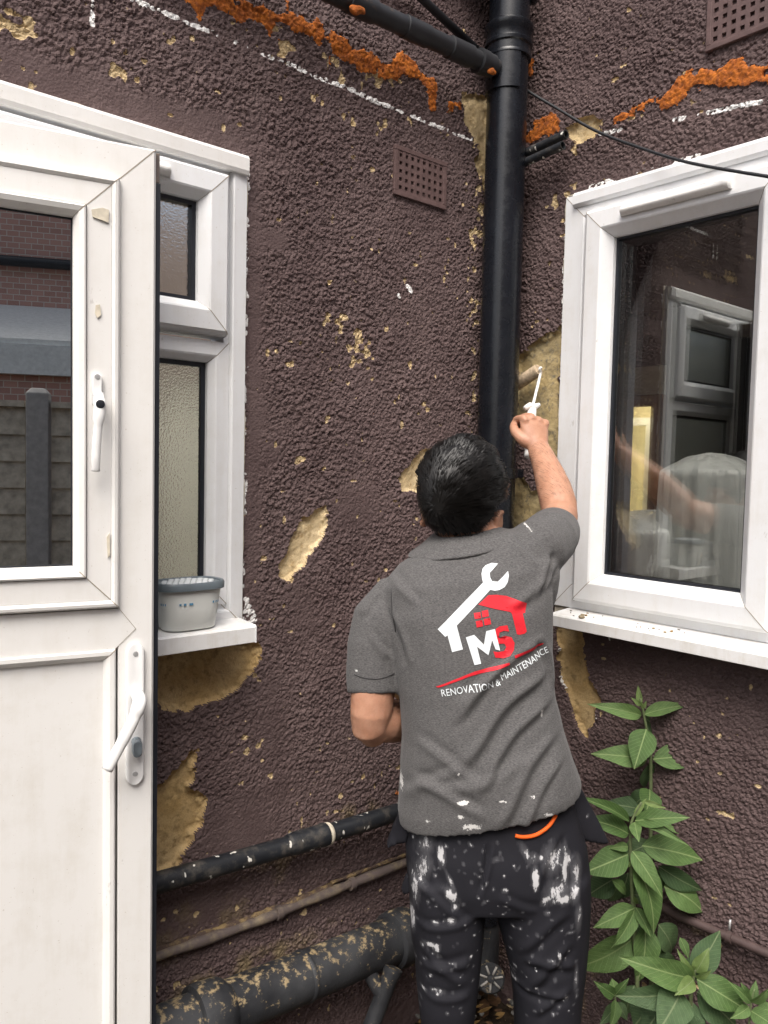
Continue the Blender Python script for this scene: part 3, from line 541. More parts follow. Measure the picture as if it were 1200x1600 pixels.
# espagnolette handle on the sash
esp = add('sash_handle', loft([[mapD(u, v, o) for u, v in [(-.103 + .0085 * math.cos(t) * k, z_ + .0085 * math.sin(t) * k) for t, z_ in [(2 * math.pi * i / 20, 1.742 if i <= 10 else 1.70) for i in range(20)]]] for o, k in ((.0125, 1), (.020, 1), (.022, .8))]), M_HANDLE, door, True, auto=40)
add('handle_lever', tube([mapD(u, v, o) for u, v, o in spline([(-.101, 1.712, .024), (-.101, 1.700, .036), (-.102, 1.688, .042), (-.1045, 1.660, .044), (-.107, 1.625, .044), (-.108, 1.592, .043), (-.108, 1.580, .041)], 4)], [(.009, .009)] * 4 + [(.0105, .009)] * 4 + [(.010, .008)] * 4 + [(.0075, .006)] * 8 + [(.0072, .005)] * 5, 14), M_HANDLE, esp, True)
add('lock_barrel', lathe(mapD(-.1015, 1.695, .047), DN, [(0, .0075), (.003, .0075), (.0035, .006), (.0036, .001)], 16), M_GASKET, esp, True, auto=40)
add('screw', lathe(mapD(-.103, 1.744, .021), DN, [(0, .005), (.002, .0045), (.0022, .001)], 14), M_METAL, esp, True, auto=40)
# lever handle on its long plate
def stadium(cu, va, vb, r, n=12): return [(cu + r * math.cos(t), vb + r * math.sin(t)) for t in np.linspace(0, math.pi, n)] + [(cu + r * math.cos(t), va + r * math.sin(t)) for t in np.linspace(math.pi, 2 * math.pi, n)]
pl = add('handle_plate', loft([[mapD(-.0345 + (u + .0345) * k, v, o) for u, v in stadium(-.0345, 1.018, 1.248, .0165)] for o, k in ((.0008, 1), (.006, 1), (.009, .93), (.0098, .84))]), M_HANDLE, door, True, auto=50)
add('door_lever', tube([mapD(*q) for q in spline([(-.032, 1.170, .008), (-.032, 1.170, .030), (-.034, 1.164, .046), (-.044, 1.140, .052), (-.060, 1.108, .052), (-.076, 1.078, .051), (-.0895, 1.052, .050)], 5)], [(.0125, .0125)] * 8 + [(.0125, .011)] * 6 + [(.0105, .0075)] * 8 + [(.0098, .0065)] * 9, 16), M_HANDLE, pl, True)
add('thumb_turn', merge(lathe(mapD(-.033, 1.083, .009), DN, [(0, .009), (.006, .0085), (.0065, .007)], 16), loft([[mapD(-.0335 + u * k, 1.076 + v * k, o) for u, v in stadium(0, -.009, .006, .0085, 8)] for o, k in ((.015, 1), (.028, 1), (.030, .85))])), M_GLAZE_GREY, pl, True, auto=40)
for v in (1.246, 1.022): add('screw', lathe(mapD(-.0345, v, .0095), DN, [(0, .005), (.0012, .0045), (.0013, .001)], 14), M_METAL, pl, True, auto=40)
# peeled tape remains on the sash
for pts in ([(-.112, 2.030), (-.094, 2.036), (-.083, 2.034), (-.084, 2.012), (-.092, 2.014), (-.110, 2.018)], [(-.105, 1.868), (-.098, 1.870), (-.096, 1.852), (-.102, 1.846), (-.106, 1.854)], [(-.086, 1.462), (-.081, 1.470), (-.0805, 1.430), (-.084, 1.425)]):
    add('tape_scrap', loft([[mapD(u, v, .0125 + o + random.uniform(0, .001)) for u, v in pts] for o in (.0003, .0022)]), M_SEAL, door)
add('hinge', merge(*[tube([mapD(DW - .006, z, .006), mapD(DW - .006, z + .1, .006)], .009, 12) for z in (.45, 1.2, 1.95)]), M_HANDLE, door, True)
jm = np.array(mapD(DW - .045, 0, -.03)); 
jo = thing('door_post', (jm[0], jm[1], 0), 'white post carrying the hinges of the open door', 'door frame')
add('post', box(mapD, DW - .075, DW - .016, 0, 2.21, -.065, .0), M_UPVC, jo, bevel=.003)
# ---- tub of moisture absorber on the left sill
tub = thing('plastic_tub', (-1.022, -.055, 1.232), 'clouded plastic tub with grey honeycomb lid on the window sill', 'tub')
def oval(cx, cy, z, a, b, n=48): return [(cx + a * np.sign(math.cos(t)) * abs(math.cos(t)) ** .62, cy + b * np.sign(math.sin(t)) * abs(math.sin(t)) ** .72, z) for t in np.linspace(0, 2 * math.pi, n, endpoint=False)]
TX, TY, TZ = -1.026, -.054, 1.2505
add('tub_body', loft([oval(TX, TY, z, a, b) for z, a, b in ((TZ + .002, .052, .030), (TZ, .055, .033), (TZ + .004, .058, .036), (TZ + .045, .064, .040), (TZ + .088, .070, .044), (TZ + .088, .068, .042), (TZ + .046, .062, .038), (TZ + .006, .056, .034))]), M_TUB, tub, True, auto=60)
add('water', loft([oval(TX, TY, z, a, b) for z, a, b in ((TZ + .007, .055, .033), (TZ + .030, .0585, .0355))]), M_WATER, tub)
lid = add('tub_lid', loft([oval(TX, TY, z, a, b) for z, a, b in ((TZ + .086, .071, .045), (TZ + .084, .076, .050), (TZ + .096, .0765, .0505), (TZ + .1, .074, .048), (TZ + .0985, .069, .044), (TZ + .096, .068, .043))]), M_TUBLID, tub, True, auto=40)
hx = []
for i in range(-5, 6):
    for j in range(-3, 4):
        x = i * .0135 + (j % 2) * .00675; y = j * .0117
        if (x / .062) ** 2 + (y / .037) ** 2 < 1.05: hx.append(loft([[(TX + x + .0060 * math.cos(k * math.pi / 3 + .52), TY + y + .0060 * math.sin(k * math.pi / 3 + .52), z) for k in range(6)] for z in (TZ + .0955, TZ + .0985)]))
add('fleece_cell', merge(*hx), M_MESH, lid)
for a, b in ((3.35, 3.75), (4.3, 4.75), (5.1, 5.55)):
    pts = [t for t in np.linspace(a, b, 7)]; V = []
    for t in pts:
        for z in (TZ + .054, TZ + .0585):
            k = .0655 + (z - TZ - .045) * .13; V.append((TX + (k + .0006) * np.sign(math.cos(t)) * abs(math.cos(t)) ** .62, TY + (k * .625 + .0012) * np.sign(math.sin(t)) * abs(math.sin(t)) ** .72, z))
    add('blue_marking', (V, [(2 * i, 2 * i + 2, 2 * i + 3, 2 * i + 1) for i in range(0, 6, 2)]), M_BLUE, tub, fix=False)

# ================================================================== ROOMS BEHIND THE GLASS
def room(name, label, x0, x1, y0, y1, z0, z1, mat, opening=None, skip=()):
    t = thing(name, ((x0 + x1) / 2, (y0 + y1) / 2, z0), label, 'room'); e = .05
    add('floor', box(mapW, x0, x1, y0, y1, z0 - e, z0), M_ROOMFLOOR, t); add('ceiling', box(mapW, x0, x1, y0 if name != 'kitchen' else 2.05, y1, z1, z1 + e) if name != 'sitting_room' else merge(box(mapW, .85, x1, y0, y1, z1, z1 + e), box(mapW, x0, .85, .5, y1, z1, z1 + e)), mat, t)  # kitchen and sitting room ceilings cut open, shaped to let daylight in
    if 'y0' not in skip: add('room_wall', box(mapW, x0, x1, y0 - e, y0, z0, z1), mat, t)
    if 'y1' not in skip: add('room_wall', box(mapW, x0, x1, y1, y1 + e, z0, z1), mat, t)
    if 'x0' not in skip: add('room_wall', box(mapW, x0 - e, x0, y0, y1, z0, z1), mat, t)
    if opening:
        a, b, h = opening; add('room_wall', merge(box(mapW, x1, x1 + e, y0, a, z0, z1), box(mapW, x1, x1 + e, b, y1, z0, z1), box(mapW, x1, x1 + e, a, b, h, z1)), mat, t)
    elif 'x1' not in skip: add('room_wall', box(mapW, x1, x1 + e, y0, y1, z0, z1), mat, t)
    return t
rB = room('sitting_room', 'dim room seen through the right window', .13, 2.5, -1.25, 2.2, .3, 2.55, M_ROOM, (.985, 1.60, 1.99), ('x0', 'y0'))  # unseen side wall left out so daylight reaches the sheeted chair
rA = room('kitchen', 'pale room seen dimly through the frosted left window', -2.6, -.12, .13, 2.2, .3, 2.55, M_ROOMA, None, ('y0',))
rC = room('hallway', 'warmly lit yellow hallway beyond the doorway inside', 2.56, 4.2, .4, 2.6, .3, 2.5, M_YELLOW, None, ('x0',))
add('door_trim', merge(box(mapW, 2.44, 2.50, .925, .985, .3, 2.05), box(mapW, 2.44, 2.50, 1.60, 1.66, .3, 2.05), box(mapW, 2.44, 2.499, .985, 1.60, 1.985, 2.05)), M_WOODTRIM, rB)
add('lintel_panel', box(mapW, 2.465, 2.499, .93, 1.66, 2.052, 2.22), M_YELLOW, rB)
kc = thing('pane_dark_box', (-1.1, 1.06, .3), 'dark brown tall box added behind the frosted left window to darken its pane', 'added box'); add('box_body', box(mapW, -1.62, -.60, 1.04, 1.5, .3, 1.86), M_DARKBOX, kc, bevel=.004); add('box_front', box(mapW, -1.60, -.62, 1.018, 1.038, .34, 1.84), M_DARKBOX, kc, bevel=.004)  # added box, its brown standing for a dark reflection in the pane
kd = thing('upper_pane_dark_box', (-.9, 1.06, 1.9), 'dark brown box added behind the upper frosted pane to darken it', 'added box'); add('box_body', box(mapW, -1.62, -.16, 1.04, 1.4, 1.9, 2.5), M_DARKBOX, kd, bevel=.004); add('box_front', box(mapW, -1.60, -.18, 1.018, 1.038, 1.92, 2.48), M_DARKBOX, kd, bevel=.004)  # made-up box that tones the upper pane dark
ld = thing('hall_door', (3.3, 1.6, .3), 'white glazed door ajar inside the lit hallway', 'door')
frame(lambda u, v, o: (3.3 - o, 1.80 - u, v), 0, .33, .31, 1.98, [(0, 0), (.002, .03), (.055, .03), (.057, .0)], -.01, ld, M_UPVC, ('stile', 'rail')); add('pane', box(lambda u, v, o: (3.3 - o, 1.80 - u, v), .056, .274, .366, 1.924, .008, .012), M_FROST, ld)
lp = thing('ceiling_lamp', (3.2, 1.5, 2.49), 'glowing round ceiling lamp in the yellow hallway', 'lamp'); add('lamp_bowl', ball((3.2, 1.5, 2.44), ((.14, 0, 0), (0, .14, 0), (0, 0, .05)), 20, 10), M_LAMP, lp, True)
# armchair and sofa under plastic sheet
def drape(name, c, wx, wy, h, label, seed, base=.32):
    t = thing(name, (c[0], c[1], base), label, 'dust sheet'); n, m_ = 120, 60; rings = []
    for j in range(m_ + 1):
        q = j / m_; z = base + (h - base) * (1 - max(0, (q - .34) / .66)); ring = []
        for k in range(n):
            a = 2 * math.pi * k / n; r = min(1, q / .34) ** .75; ca, sa = np.sign(math.cos(a)) * abs(math.cos(a)) ** .85, np.sign(math.sin(a)) * abs(math.sin(a)) ** .85
            hang = max(0, (q - .22) / .78) ** .8; fold = 1 + hang * (.10 * math.sin(9 * a + seed + 2 * q) + .08 * math.sin(17 * a + 2 * seed - 3 * q) + .06 * math.sin(29 * a + 2 * q)) + .12 * hang
            zz = z + (1 - r * r) * .07 + .008 * mnoise.noise((a * 3, q * 8, seed)) * (1 - hang); ring.append((c[0] + wx * r * ca * fold, c[1] + wy * r * sa * fold, zz))
        rings.append(ring)
    add('sheet', loft(rings, True), M_SHEET, t, True); return t
pc = on_b(1112, 737, -1.2); drape('covered_chair', (pc[0], pc[1], 0), .175, .175, pc[2], 'tall chair under crinkled clear plastic behind the right window', 1.3)
pc = on_b(1000, 825, -1.15); drape('covered_sofa', (pc[0] + .1, pc[1], 0), .30, .26, pc[2], 'low sofa under clear plastic behind the right window', 3.1)
# ================================================================== PIPES, VENTS, CABLE
PX, PY = -.103, -.085
sp_ = thing('soil_pipe', (PX, PY, 0), 'fat black vertical soil pipe standing in the corner of the walls', 'pipe')
V3 = lambda z: np.array((PX, PY, z))
add('pipe_shaft', lathe(V3(0), (0, 0, 1), [(.30, .055), (1.35, .055), (2.62, .055), (3.6, .055)], 40), M_SOIL, sp_, True, auto=40)
zc = on_b(795, 75, .09)[2]
add('socket_collar', lathe(V3(zc - .045), (0, 0, 1), [(0, .0555), (.002, .062), (.008, .0625), (.012, .060), (.030, .060), (.034, .065), (.042, .0655), (.046, .062), (.066, .062), (.072, .067), (.086, .067), (.092, .061), (.094, .0555)], 40), M_SOIL, sp_, True, auto=40)
zt = zc + .09
sw = [V3(zt + .02), V3(zt + .06) + np.array((-.012, .0, 0)), V3(zt + .11) + np.array((-.07, .02, 0)), V3(zt + .17) + np.array((-.16, .03, 0)), V3(zt + .25) + np.array((-.27, .035, 0))]
add('swept_branch', tube(spline(sw, 6), .054, 28), M_SOIL, sp_, True, auto=50)
add('branch_collar', lathe(sw[3], sw[4] - sw[3], [(0, .055), (.002, .066), (.03, .066), (.032, .056)], 32), M_SOIL, sp_, True, auto=40)
add('access_plug', merge(lathe(V3(zt + .05) + np.array((.042, -.030, 0)), (.75, -.6, .25), [(0, .030), (.012, .032), (.016, .030), (.018, .012), (.024, .010), (.025, .004)], 24)), M_SOIL, sp_, True, auto=40)
zk = on_b(789, 740, .09)[2]
cl = add('pipe_clip', lathe(V3(zk - .014), (0, 0, 1), [(0, .0556), (.001, .0605), (.027, .0605), (.028, .0556)], 40), M_SOIL, sp_, True, auto=40)
add('clip_lug', box(mapW, PX + .052, PX + .078, PY - .035, PY - .018, zk - .012, zk + .012), M_SOIL, cl, bevel=.002); add('clip_stand_off', box(mapW, PX - .02, PX + .02, PY + .055, -.004, zk - .012, zk + .012), M_SOIL, cl, bevel=.002)
# boss saddle and waste branch on the left
ang = math.atan2(-.10, -.62); sd_ = []
bz = on_a(778, 105, .085)[2]
for rr in (.0552, .0605):
    sd_.append([(PX + rr * math.cos(ang + a) , PY + rr * math.sin(ang + a), bz + dz) for a in np.linspace(-1.15, 1.15, 13) for dz in (-.062, .062)])
Vs = sd_[0] + sd_[1]; Fs = []
for k in range(12):
    a = 2 * k; Fs += [(26 + a, 26 + a + 1, 26 + a + 3, 26 + a + 2), (a, a + 2, a + 3, a + 1), (a, 26 + a, 26 + a + 2, a + 2), (a + 1, a + 3, 26 + a + 3, 26 + a + 1)]
Fs += [(0, 1, 27, 26), (24, 50, 51, 25)]
add('boss_saddle', (Vs, Fs), M_SOIL, sp_, True, auto=30)
w0, w1 = on_a(768, 104, .088), on_a(548, 2, .075); wd = (w1 - w0) / np.linalg.norm(w1 - w0)
br = thing('waste_branch', tuple(w0), 'dusty black branch pipe running up left from the soil pipe', 'pipe')
add('pipe_run', tube([w0 - wd * .05, w0, w1, w1 + wd * .5], .0235, 24), M_BRANCH, br, True, auto=50)
for d0, r in ((.0, .029), (.025, .031), (.08, .0275), (.23, .0265), (.40, .0275)):
    add('coupling', lathe(w0 + wd * d0, wd, [(0, .0236), (.001, r), (.026 if d0 < .05 else .075, r), (.028 if d0 < .05 else .077, .0236)], 24), M_BRANCH, br, True, auto=40)
for k, (d0, a) in enumerate(((.02, -1.5), (.46, -1.6))):
    c = w0 + wd * d0 + np.array((0, -.020, .0)) + np.array((0, 0, .026 * math.sin(a)))
    bv_, bf_ = ball(c, (wd * .015, np.array((0, -.005, 0)), np.array((.006, 0, .010))), 22, 14); bv_ = [np.array(p) + (np.array(p) - c) * (1.1 * mnoise.noise(Vector(np.array(p) * 70))) for p in bv_]; add('foam_blob', (bv_, bf_), M_FOAM, br, True)
pl2 = add('back_pipe', tube([on_a(760, 92, .03), on_a(640, -20, .03), on_a(560, -90, .03)], .011, 12), M_BRANCH, br, True)
# two overflow stubs
for k, (z0_, z1_, lab) in enumerate(((2.468, 2.475, 'upper of two thin black overflow stubs beside the soil pipe'), (2.436, 2.443, 'lower of two thin black overflow stubs beside the soil pipe'))):
    t = thing('overflow_pipe', (-.06, -.02, z0_), lab, 'pipe', 'overflow stubs')
    x = -.055 - .012 * k; L_ = [(x, .0, z0_ - .01), (x, -.12, z0_), (x, -.252, z1_ + .004)]
    v1, f1 = tube(L_, .0115, 20, False); v2, f2 = tube([L_[0], L_[1], L_[2]], .0090, 20, False)
    rim = [(40 + i, 40 + (i + 1) % 20, 60 + 40 + (i + 1) % 20, 60 + 40 + i) for i in range(20)]
    V_, F_ = merge((v1, f1), (v2, f2)); add('tube', (V_, F_ + rim), M_WASTE, t, True, fix=False, auto=50)
    add('dark_bore_disc', lathe((x, -.15, z0_ + .003), (0, -1, .02), [(0, .0088), (.004, .0088)], 16), M_GASKET, t)  # black disc added inside the open bore for its dark depth
# cable
cab = [V3(2.69) + np.array((.06, .02, 0)), on_b(822, 140, .05), on_b(868, 168, .035), on_b(930, 204, .032), on_b(1000, 231, .05), on_b(1080, 255, .07), on_b(1200, 276, .09), on_b(1330, 296, .10)]
c_ = thing('cable', tuple(cab[0]), 'thin black cable sagging from the soil pipe across the right window head', 'cable'); add('sheath', tube(spline(cab, 8), .0038, 10), M_CABLE, c_, True)
# air bricks
def airbrick(mp, u0, u1, v0, v1, label, cols, rows):
    t = thing('air_brick', mp((u0 + u1) / 2, v0, 0), label, 'vent'); b = .012; parts = []; o1 = .011
    add('rim', ring_faces(mp, u0, u1, v0, v1, b, -.02, o1 + .0015), M_AIRBRICK, t, bevel=.0015)
    us = np.linspace(u0 + b, u1 - b, cols + 1); vs_ = np.linspace(v0 + b, v1 - b, rows + 1); tu, tv = (us[1] - us[0]) * .24, (vs_[1] - vs_[0]) * .26
    for i, u in enumerate(us[1:-1]): add('bar', loft([[mp(u - k * tu, v, o), mp(u + k * tu, v, o)] + [mp(u + 1.5 * tu, v, -.02), mp(u - 1.5 * tu, v, -.02)] for v, o, k in ((v0 + b, o1, 1), (v1 - b, o1, 1))]), M_AIRBRICK, t)
    for j, v in enumerate(vs_[1:-1]): add('bar', loft([[mp(u, v - tv, o1 - .0006), mp(u, v + tv, o1 - .0006), mp(u, v + 1.5 * tv, -.02), mp(u, v - 1.5 * tv, -.02)] for u in (u0 + b, u1 - b)]), M_AIRBRICK, t)
    for (a, c) in ((us[0], 1), (us[-1], -1)): add('bar', box(mp, min(a, a + c * tu), max(a, a + c * tu), v0 + b, v1 - b, -.02, o1 - .0003), M_AIRBRICK, t)
    for (a, c) in ((vs_[0], 1), (vs_[-1], -1)): add('bar', box(mp, u0 + b, u1 - b, min(a, a + c * tv), max(a, a + c * tv), -.02, o1 - .0009), M_AIRBRICK, t)
    add('backing', box(mp, u0 + .002, u1 - .002, v0 + .002, v1 - .002, -.026, -.021), M_HOLE, t)
airbrick(mapA, -.440, -.2525, 2.294, 2.419, 'brown painted air brick on the left wall, beside the soil pipe', 8, 5)
airbrick(mapB, .607, .800, 2.572, 2.702, 'brown painted air brick high on the right wall', 8, 5)
# low pipes on the left wall
def ppath(L): return [on_a(x, y, o) for x, y, o in L]
t = thing('waste_pipe', tuple(on_a(430, 1330, .05)), 'black plastic waste pipe with white paint spots, highest along the left wall', 'pipe', 'pipes along the left wall')
P = ppath([(100, 1418, .055), (251, 1378, .055), (430, 1328, .055), (618, 1270, .055), (680, 1252, .055)])
add('pipe_run', tube(P, .0225, 24), M_WASTE, t, True, auto=50)
d_ = (P[3] - P[1]) / np.linalg.norm(P[3] - P[1]); c0 = on_a(508, 1304, .055)
add('coupling', lathe(c0 - d_ * .11, d_, [(0, .0226), (.004, .0245), (.02, .0268), (.095, .0268), (.10, .0285), (.110, .0285), (.112, .0226)], 24), M_WASTE, t, True, auto=40)
add('mastic_ring', lathe(c0 + d_ * .002, d_, [(0, .0226), (.002, .0275), (.010, .0265), (.014, .0226)], 20), M_SEAL, t, True)
t = thing('supply_pipe', tuple(on_a(460, 1425, .018)), 'thin brown painted pipe caked in dirt, midway down the left wall', 'pipe', 'pipes along the left wall')
P = ppath([(150, 1528, .014), (252, 1492, .015), (330, 1465, .015), (400, 1440, .016), (460, 1416, .018), (520, 1392, .02), (560, 1376, .02), (635, 1347, .02), (690, 1325, .02)])
add('pipe_run', tube(spline(P, 6), [.0118 + .0015 * math.sin(i * .7) for i in range(49)], 14), M_BROWNPIPE, t, True)
d_ = (P[6] - P[5]) / np.linalg.norm(P[6] - P[5])
for q in (on_a(545, 1382, .02), on_a(430, 1428, .018)): add('pipe_clip', lathe(q, d_, [(0, .012), (.001, .0165), (.016, .0165), (.017, .012)], 14), M_BROWNPIPE, t, True, auto=40)
add('mortar_fillet', tube([p + np.array((0, .008, .008)) for p in spline(P[:6], 6)], [.010 * (.6 + .5 * random.random()) for _ in range(31)], 9), M_MUD, t, True)
add('mortar_fillet', tube([p + np.array((0, .006, .018)) for p in spline(P[5:], 6)], [.006 * (.5 + .7 * random.random()) for _ in range(19)], 9), M_MUD, t, True)
t = thing('drain_pipe', tuple(on_a(450, 1530, .11)), 'thick cast iron drain pipe spattered with ochre mud, lowest along the left wall', 'pipe', 'pipes along the left wall')
q0, q1 = on_a(262, 1612, .105), on_a(642, 1458, .105); d_ = (q1 - q0) / np.linalg.norm(q1 - q0); Lq = np.linalg.norm(q1 - q0)
add('pipe_run', lathe(q0, d_, [(-.5, .056), (0, .056), (Lq * .5, .056), (Lq + .20, .056)], 36), M_IRON, t, True, auto=50)
for d0 in (.055, Lq - .075, Lq * .49): add('socket' if d0 != Lq * .49 else 'weld_seam', lathe(q0 + d_ * d0, d_, [(0, .0562), (.004, .0675), (.020, .070), (.065, .068), (.085, .0562)] if d0 != Lq * .49 else [(0, .0562), (.004, .0585), (.010, .0585), (.014, .0562)], 36), M_IRON, t, True, auto=40)
add('lower_elbow', tube(spline([q0 + d_ * .10, q0 + d_ * .02, q0 + np.array((-.06, 0, -.05)), q0 + np.array((-.07, 0, -.3))], 6), .050, 24), M_IRON, t, True)
t = thing('drain_stub', tuple(on_a(580, 1600, .15)), 'short grey pipe stub slanting up under the thick drain pipe', 'pipe')
a_, b_ = on_a(612, 1520, .17), on_a(572, 1625, .17); add('stub', lathe(b_ - (a_ - b_) * .6, a_ - b_, [(0, .021), (np.linalg.norm(a_ - b_) * 1.55, .021), (np.linalg.norm(a_ - b_) * 1.6, .024), (np.linalg.norm(a_ - b_) * 1.6 + .012, .024)], 20), M_IRON, t, True, auto=40)
add('side_arm', tube(spline([a_ - (a_ - b_) * .35, a_ - (a_ - b_) * .1 + np.array((-.035, .03, .01)), a_ + np.array((-.06, .05, .03))], 5), .018, 16), M_IRON, t, True)
# rodding plug at the foot of the soil pipe
t = thing('drain_plug', tuple(at(768, 1525, 2.24)), 'grey ribbed round drain plug near the ground behind the person', 'drain plug')
c0 = at(766, 1528, 2.25); fn = -FH * .92 + np.array((0, 0, .38)); fn /= np.linalg.norm(fn); ex = np.cross(fn, ZH); ex /= np.linalg.norm(ex); ey = np.cross(ex, fn)
add('plug_disc', lathe(c0, fn, [(-.05, .035), (0, .038), (.006, .040), (.010, .036), (.011, .010), (.020, .010), (.021, .004)], 28), M_IRON, t, True, auto=35)
for k in range(7):
    a = k * 2 * math.pi / 7 + .3; dr = ex * math.cos(a) + ey * math.sin(a); add('rib', tube([c0 + fn * .012 + dr * .011, c0 + fn * .012 + dr * .034], .0030, 8), M_CONC, t, True)
add('gully_pipe', tube([V3(.32), V3(.2), V3(.12) + np.array((-.03, -.03, 0)), c0 - fn * .03], .05, 24), M_IRON, t, True, auto=50)
# brown pipe low on the right wall
t = thing('gas_pipe', tuple(on_b(1120, 1458, .03)), 'thin brown painted pipe low on the right wall behind the plant', 'pipe')
P = [on_b(1000, 1400, .03), on_b(1060, 1431, .03), on_b(1200, 1490, .03), on_b(1330, 1545, .03)]; add('pipe_run', tube(P, .0105, 16), M_BROWN_R, t, True, auto=50)
d_ = (P[2] - P[1]) / np.linalg.norm(P[2] - P[1]); q = on_b(1136, 1463, .03)
cl = add('pipe_clip', lathe(q, d_, [(0, .011), (.001, .0138), (.013, .0138), (.014, .011)], 16), M_BROWN_R, t, True, auto=40); add('clip_screw', tube([q + np.array((.01, 0, .01)), q + np.array((.012, 0, .035))], .0028, 8), M_METAL, cl, True)
# ================================================================== THE PERSON
pr0 = at(765, 1390, 1.58); man = thing('person', (pr0[0], pr0[1], 0), 'person in grey polo shirt and paint-splashed black trousers, seen from behind, rolling paint', 'person')
MO = ROOT[man.name]
def ring(L, Rr, dc, ds, n=36, e=2.4, back=1.0):
    """horizontal section of the body through the left and right outline points"""
    dl, dr_ = (dc if np.isscalar(dc) else dc); l, r_ = at(*L, dl), at(*Rr, dr_); c = (l + r_) / 2; a = (r_ - l) / 2; out = []
    for k in range(n):
        t = 2 * math.pi * k / n; ct, st_ = math.cos(t), math.sin(t)
        b = ds * (back if st_ < 0 else 1)
        out.append(c + a * np.sign(ct) * abs(ct) ** (2 / e) + FH * b * np.sign(st_) * abs(st_) ** (2 / e))
    return out
D = lambda d: (d, d)
# ---- shirt
tor = [((645, 1220), (880, 1195), D(1.575), .090), ((632, 1276), (896, 1226), D(1.572), .114), ((624, 1282), (904, 1230), D(1.572), .122), ((621, 1260), (905, 1214), D(1.572), .125), ((625, 1205), (893, 1182), D(1.570), .122), ((628, 1150), (878, 1135), D(1.572), .114), ((624, 1090), (866, 1085), D(1.578), .112), ((612, 1025), (861, 1020), D(1.588), .115), ((600, 960), (862, 945), D(1.600), .116), ((598, 915), (858, 880), D(1.612), .108), ((622, 884), (842, 845), D(1.625), .092), ((655, 860), (816, 830), D(1.632), .078), ((680, 846), (787, 826), D(1.636), .064), ((690, 838), (780, 822), D(1.638), .055)]
shirt_parts = [loft([ring(*q) for q in tor])]
def limb(pts, n=20):                                  # pts: (px, py, depth, radius across, radius in depth)
    P = [at(a, b, c) for a, b, c, *_ in pts]; return tube(P, [(q[3], q[4]) for q in pts], n)
lsl = [(652, 935, 1.615, .045, .055), (617, 944, 1.612, .047, .060), (598, 970, 1.602, .052, .062), (588, 1012, 1.590, .050, .060), (585, 1060, 1.582, .047, .056), (584.5, 1083, 1.578, .0465, .054), (585, 1078, 1.578, .041, .047), (586, 1050, 1.58, .036, .042)]
shirt_parts.append(limb(lsl))
rsl = [(800, 880, 1.615, .060, .055), (838, 858, 1.640, .066, .062), (856, 843, 1.700, .064, .060), (864, 833, 1.765, .059, .056), (866.5, 829, 1.800, .056, .054), (866.5, 828, 1.795, .048, .047), (864, 832, 1.76, .04, .04)]
shirt_parts.append(limb(rsl))
shirt_parts.append(ball(at(850, 900, 1.635), (RH * .030, FH * .06, ZH * .085), 16, 10))      # cloth hanging under the raised arm
me = fuse(merge(*shirt_parts), .0038, 9)
v = verts_of(me)
def folds(me, lines, fine=.0015, seed=0, scale=18):
    v, n = verts_of(me), normals_of(me); x = (v - pr0) @ RH; z = v[:, 2]; disp = np.zeros(len(v))
    for (x0, z0), (x1, z1), wd_, amp in lines:
        l = math.hypot(x1 - x0, z1 - z0); tx, tz = (x1 - x0) / l, (z1 - z0) / l; s_ = (x - x0) * tx + (z - z0) * tz
        q = (x - x0) * -tz + (z - z0) * tx + .010 * np.sin(s_ * 26 + x0 * 50); wn = np.clip(s_ / (.25 * l), 0, 1) * np.clip((l - s_) / (.25 * l), 0, 1); wn = wn * wn * (3 - 2 * wn)
        disp += amp * wn * (np.exp(-(q / wd_) ** 2) - .75 * np.exp(-((q - 1.5 * wd_) / wd_) ** 2))
    backs = np.clip(-(n @ FH) * 2.5 + .5, 0, 1)
    disp = disp * backs + fine * pnoise(v, scale, seed) + fine * .5 * pnoise(v * np.array((1, 1, .5)), scale * 2.2, seed + 9)
    set_verts(me, v + n * disp[:, None])
pxz = lambda px, py, d=1.47: (lambda q: ((q - pr0) @ RH, q[2]))(at(px, py, d))
SF = [((866, 985), (690, 1130), .010, .006), ((868, 1040), (700, 1200), .011, .008), ((870, 1085), (735, 1230), .010, .007), ((880, 1140), (760, 1290), .011, .007), ((890, 1185), (800, 1300), .009, .005), ((640, 1170), (760, 1215), .010, .004), ((632, 1230), (770, 1262), .010, .005), ((628, 1270), (720, 1190), .009, .004),
      ((655, 1240), (850, 1185), .012, .004), ((860, 900), (800, 960), .010, .005), ((875, 860), (850, 960), .008, .005), ((838, 830), (870, 905), .009, .006), ((815, 835), (850, 900), .008, .004), ((612, 960), (626, 1060), .007, -.006), ((610, 900), (650, 960), .009, .004), ((600, 940), (560, 980), .007, .004), ((575, 1000), (618, 1040), .007, .004), ((660, 870), (770, 855), .008, .003), ((700, 1100), (830, 1035), .010, .004), ((840, 1000), (866, 1100), .008, -.006), ((885, 890), (868, 940), .006, .005)]
folds(me, [(pxz(*a), pxz(*b), w_, k) for a, b, w_, k in SF], .0022, 3, 13)
def paint_attr(me, spots, base=0.):
    v, n = verts_of(me), normals_of(me); x = (v - pr0) @ RH; z = v[:, 2]; a = np.full(len(v), base); bk = np.clip(-(n @ FH) * 3 + .6, 0, 1)
    for (px, py, rx, rz, rot, k) in spots:
        x0, z0 = pxz(px, py, 1.47); c, s_ = math.cos(R(rot)), math.sin(R(rot)); dx, dz = x - x0, z - z0; qx = (dx * c + dz * s_) / (rx * .00118); qz = (-dx * s_ + dz * c) / (rz * .00118)
        a = np.maximum(a, (k + .10) * np.exp(-(qx * qx + qz * qz)) * bk)
    at_ = me.attributes.new('paint', 'FLOAT', 'POINT'); at_.data.foreach_set('value', a.astype(np.float32))
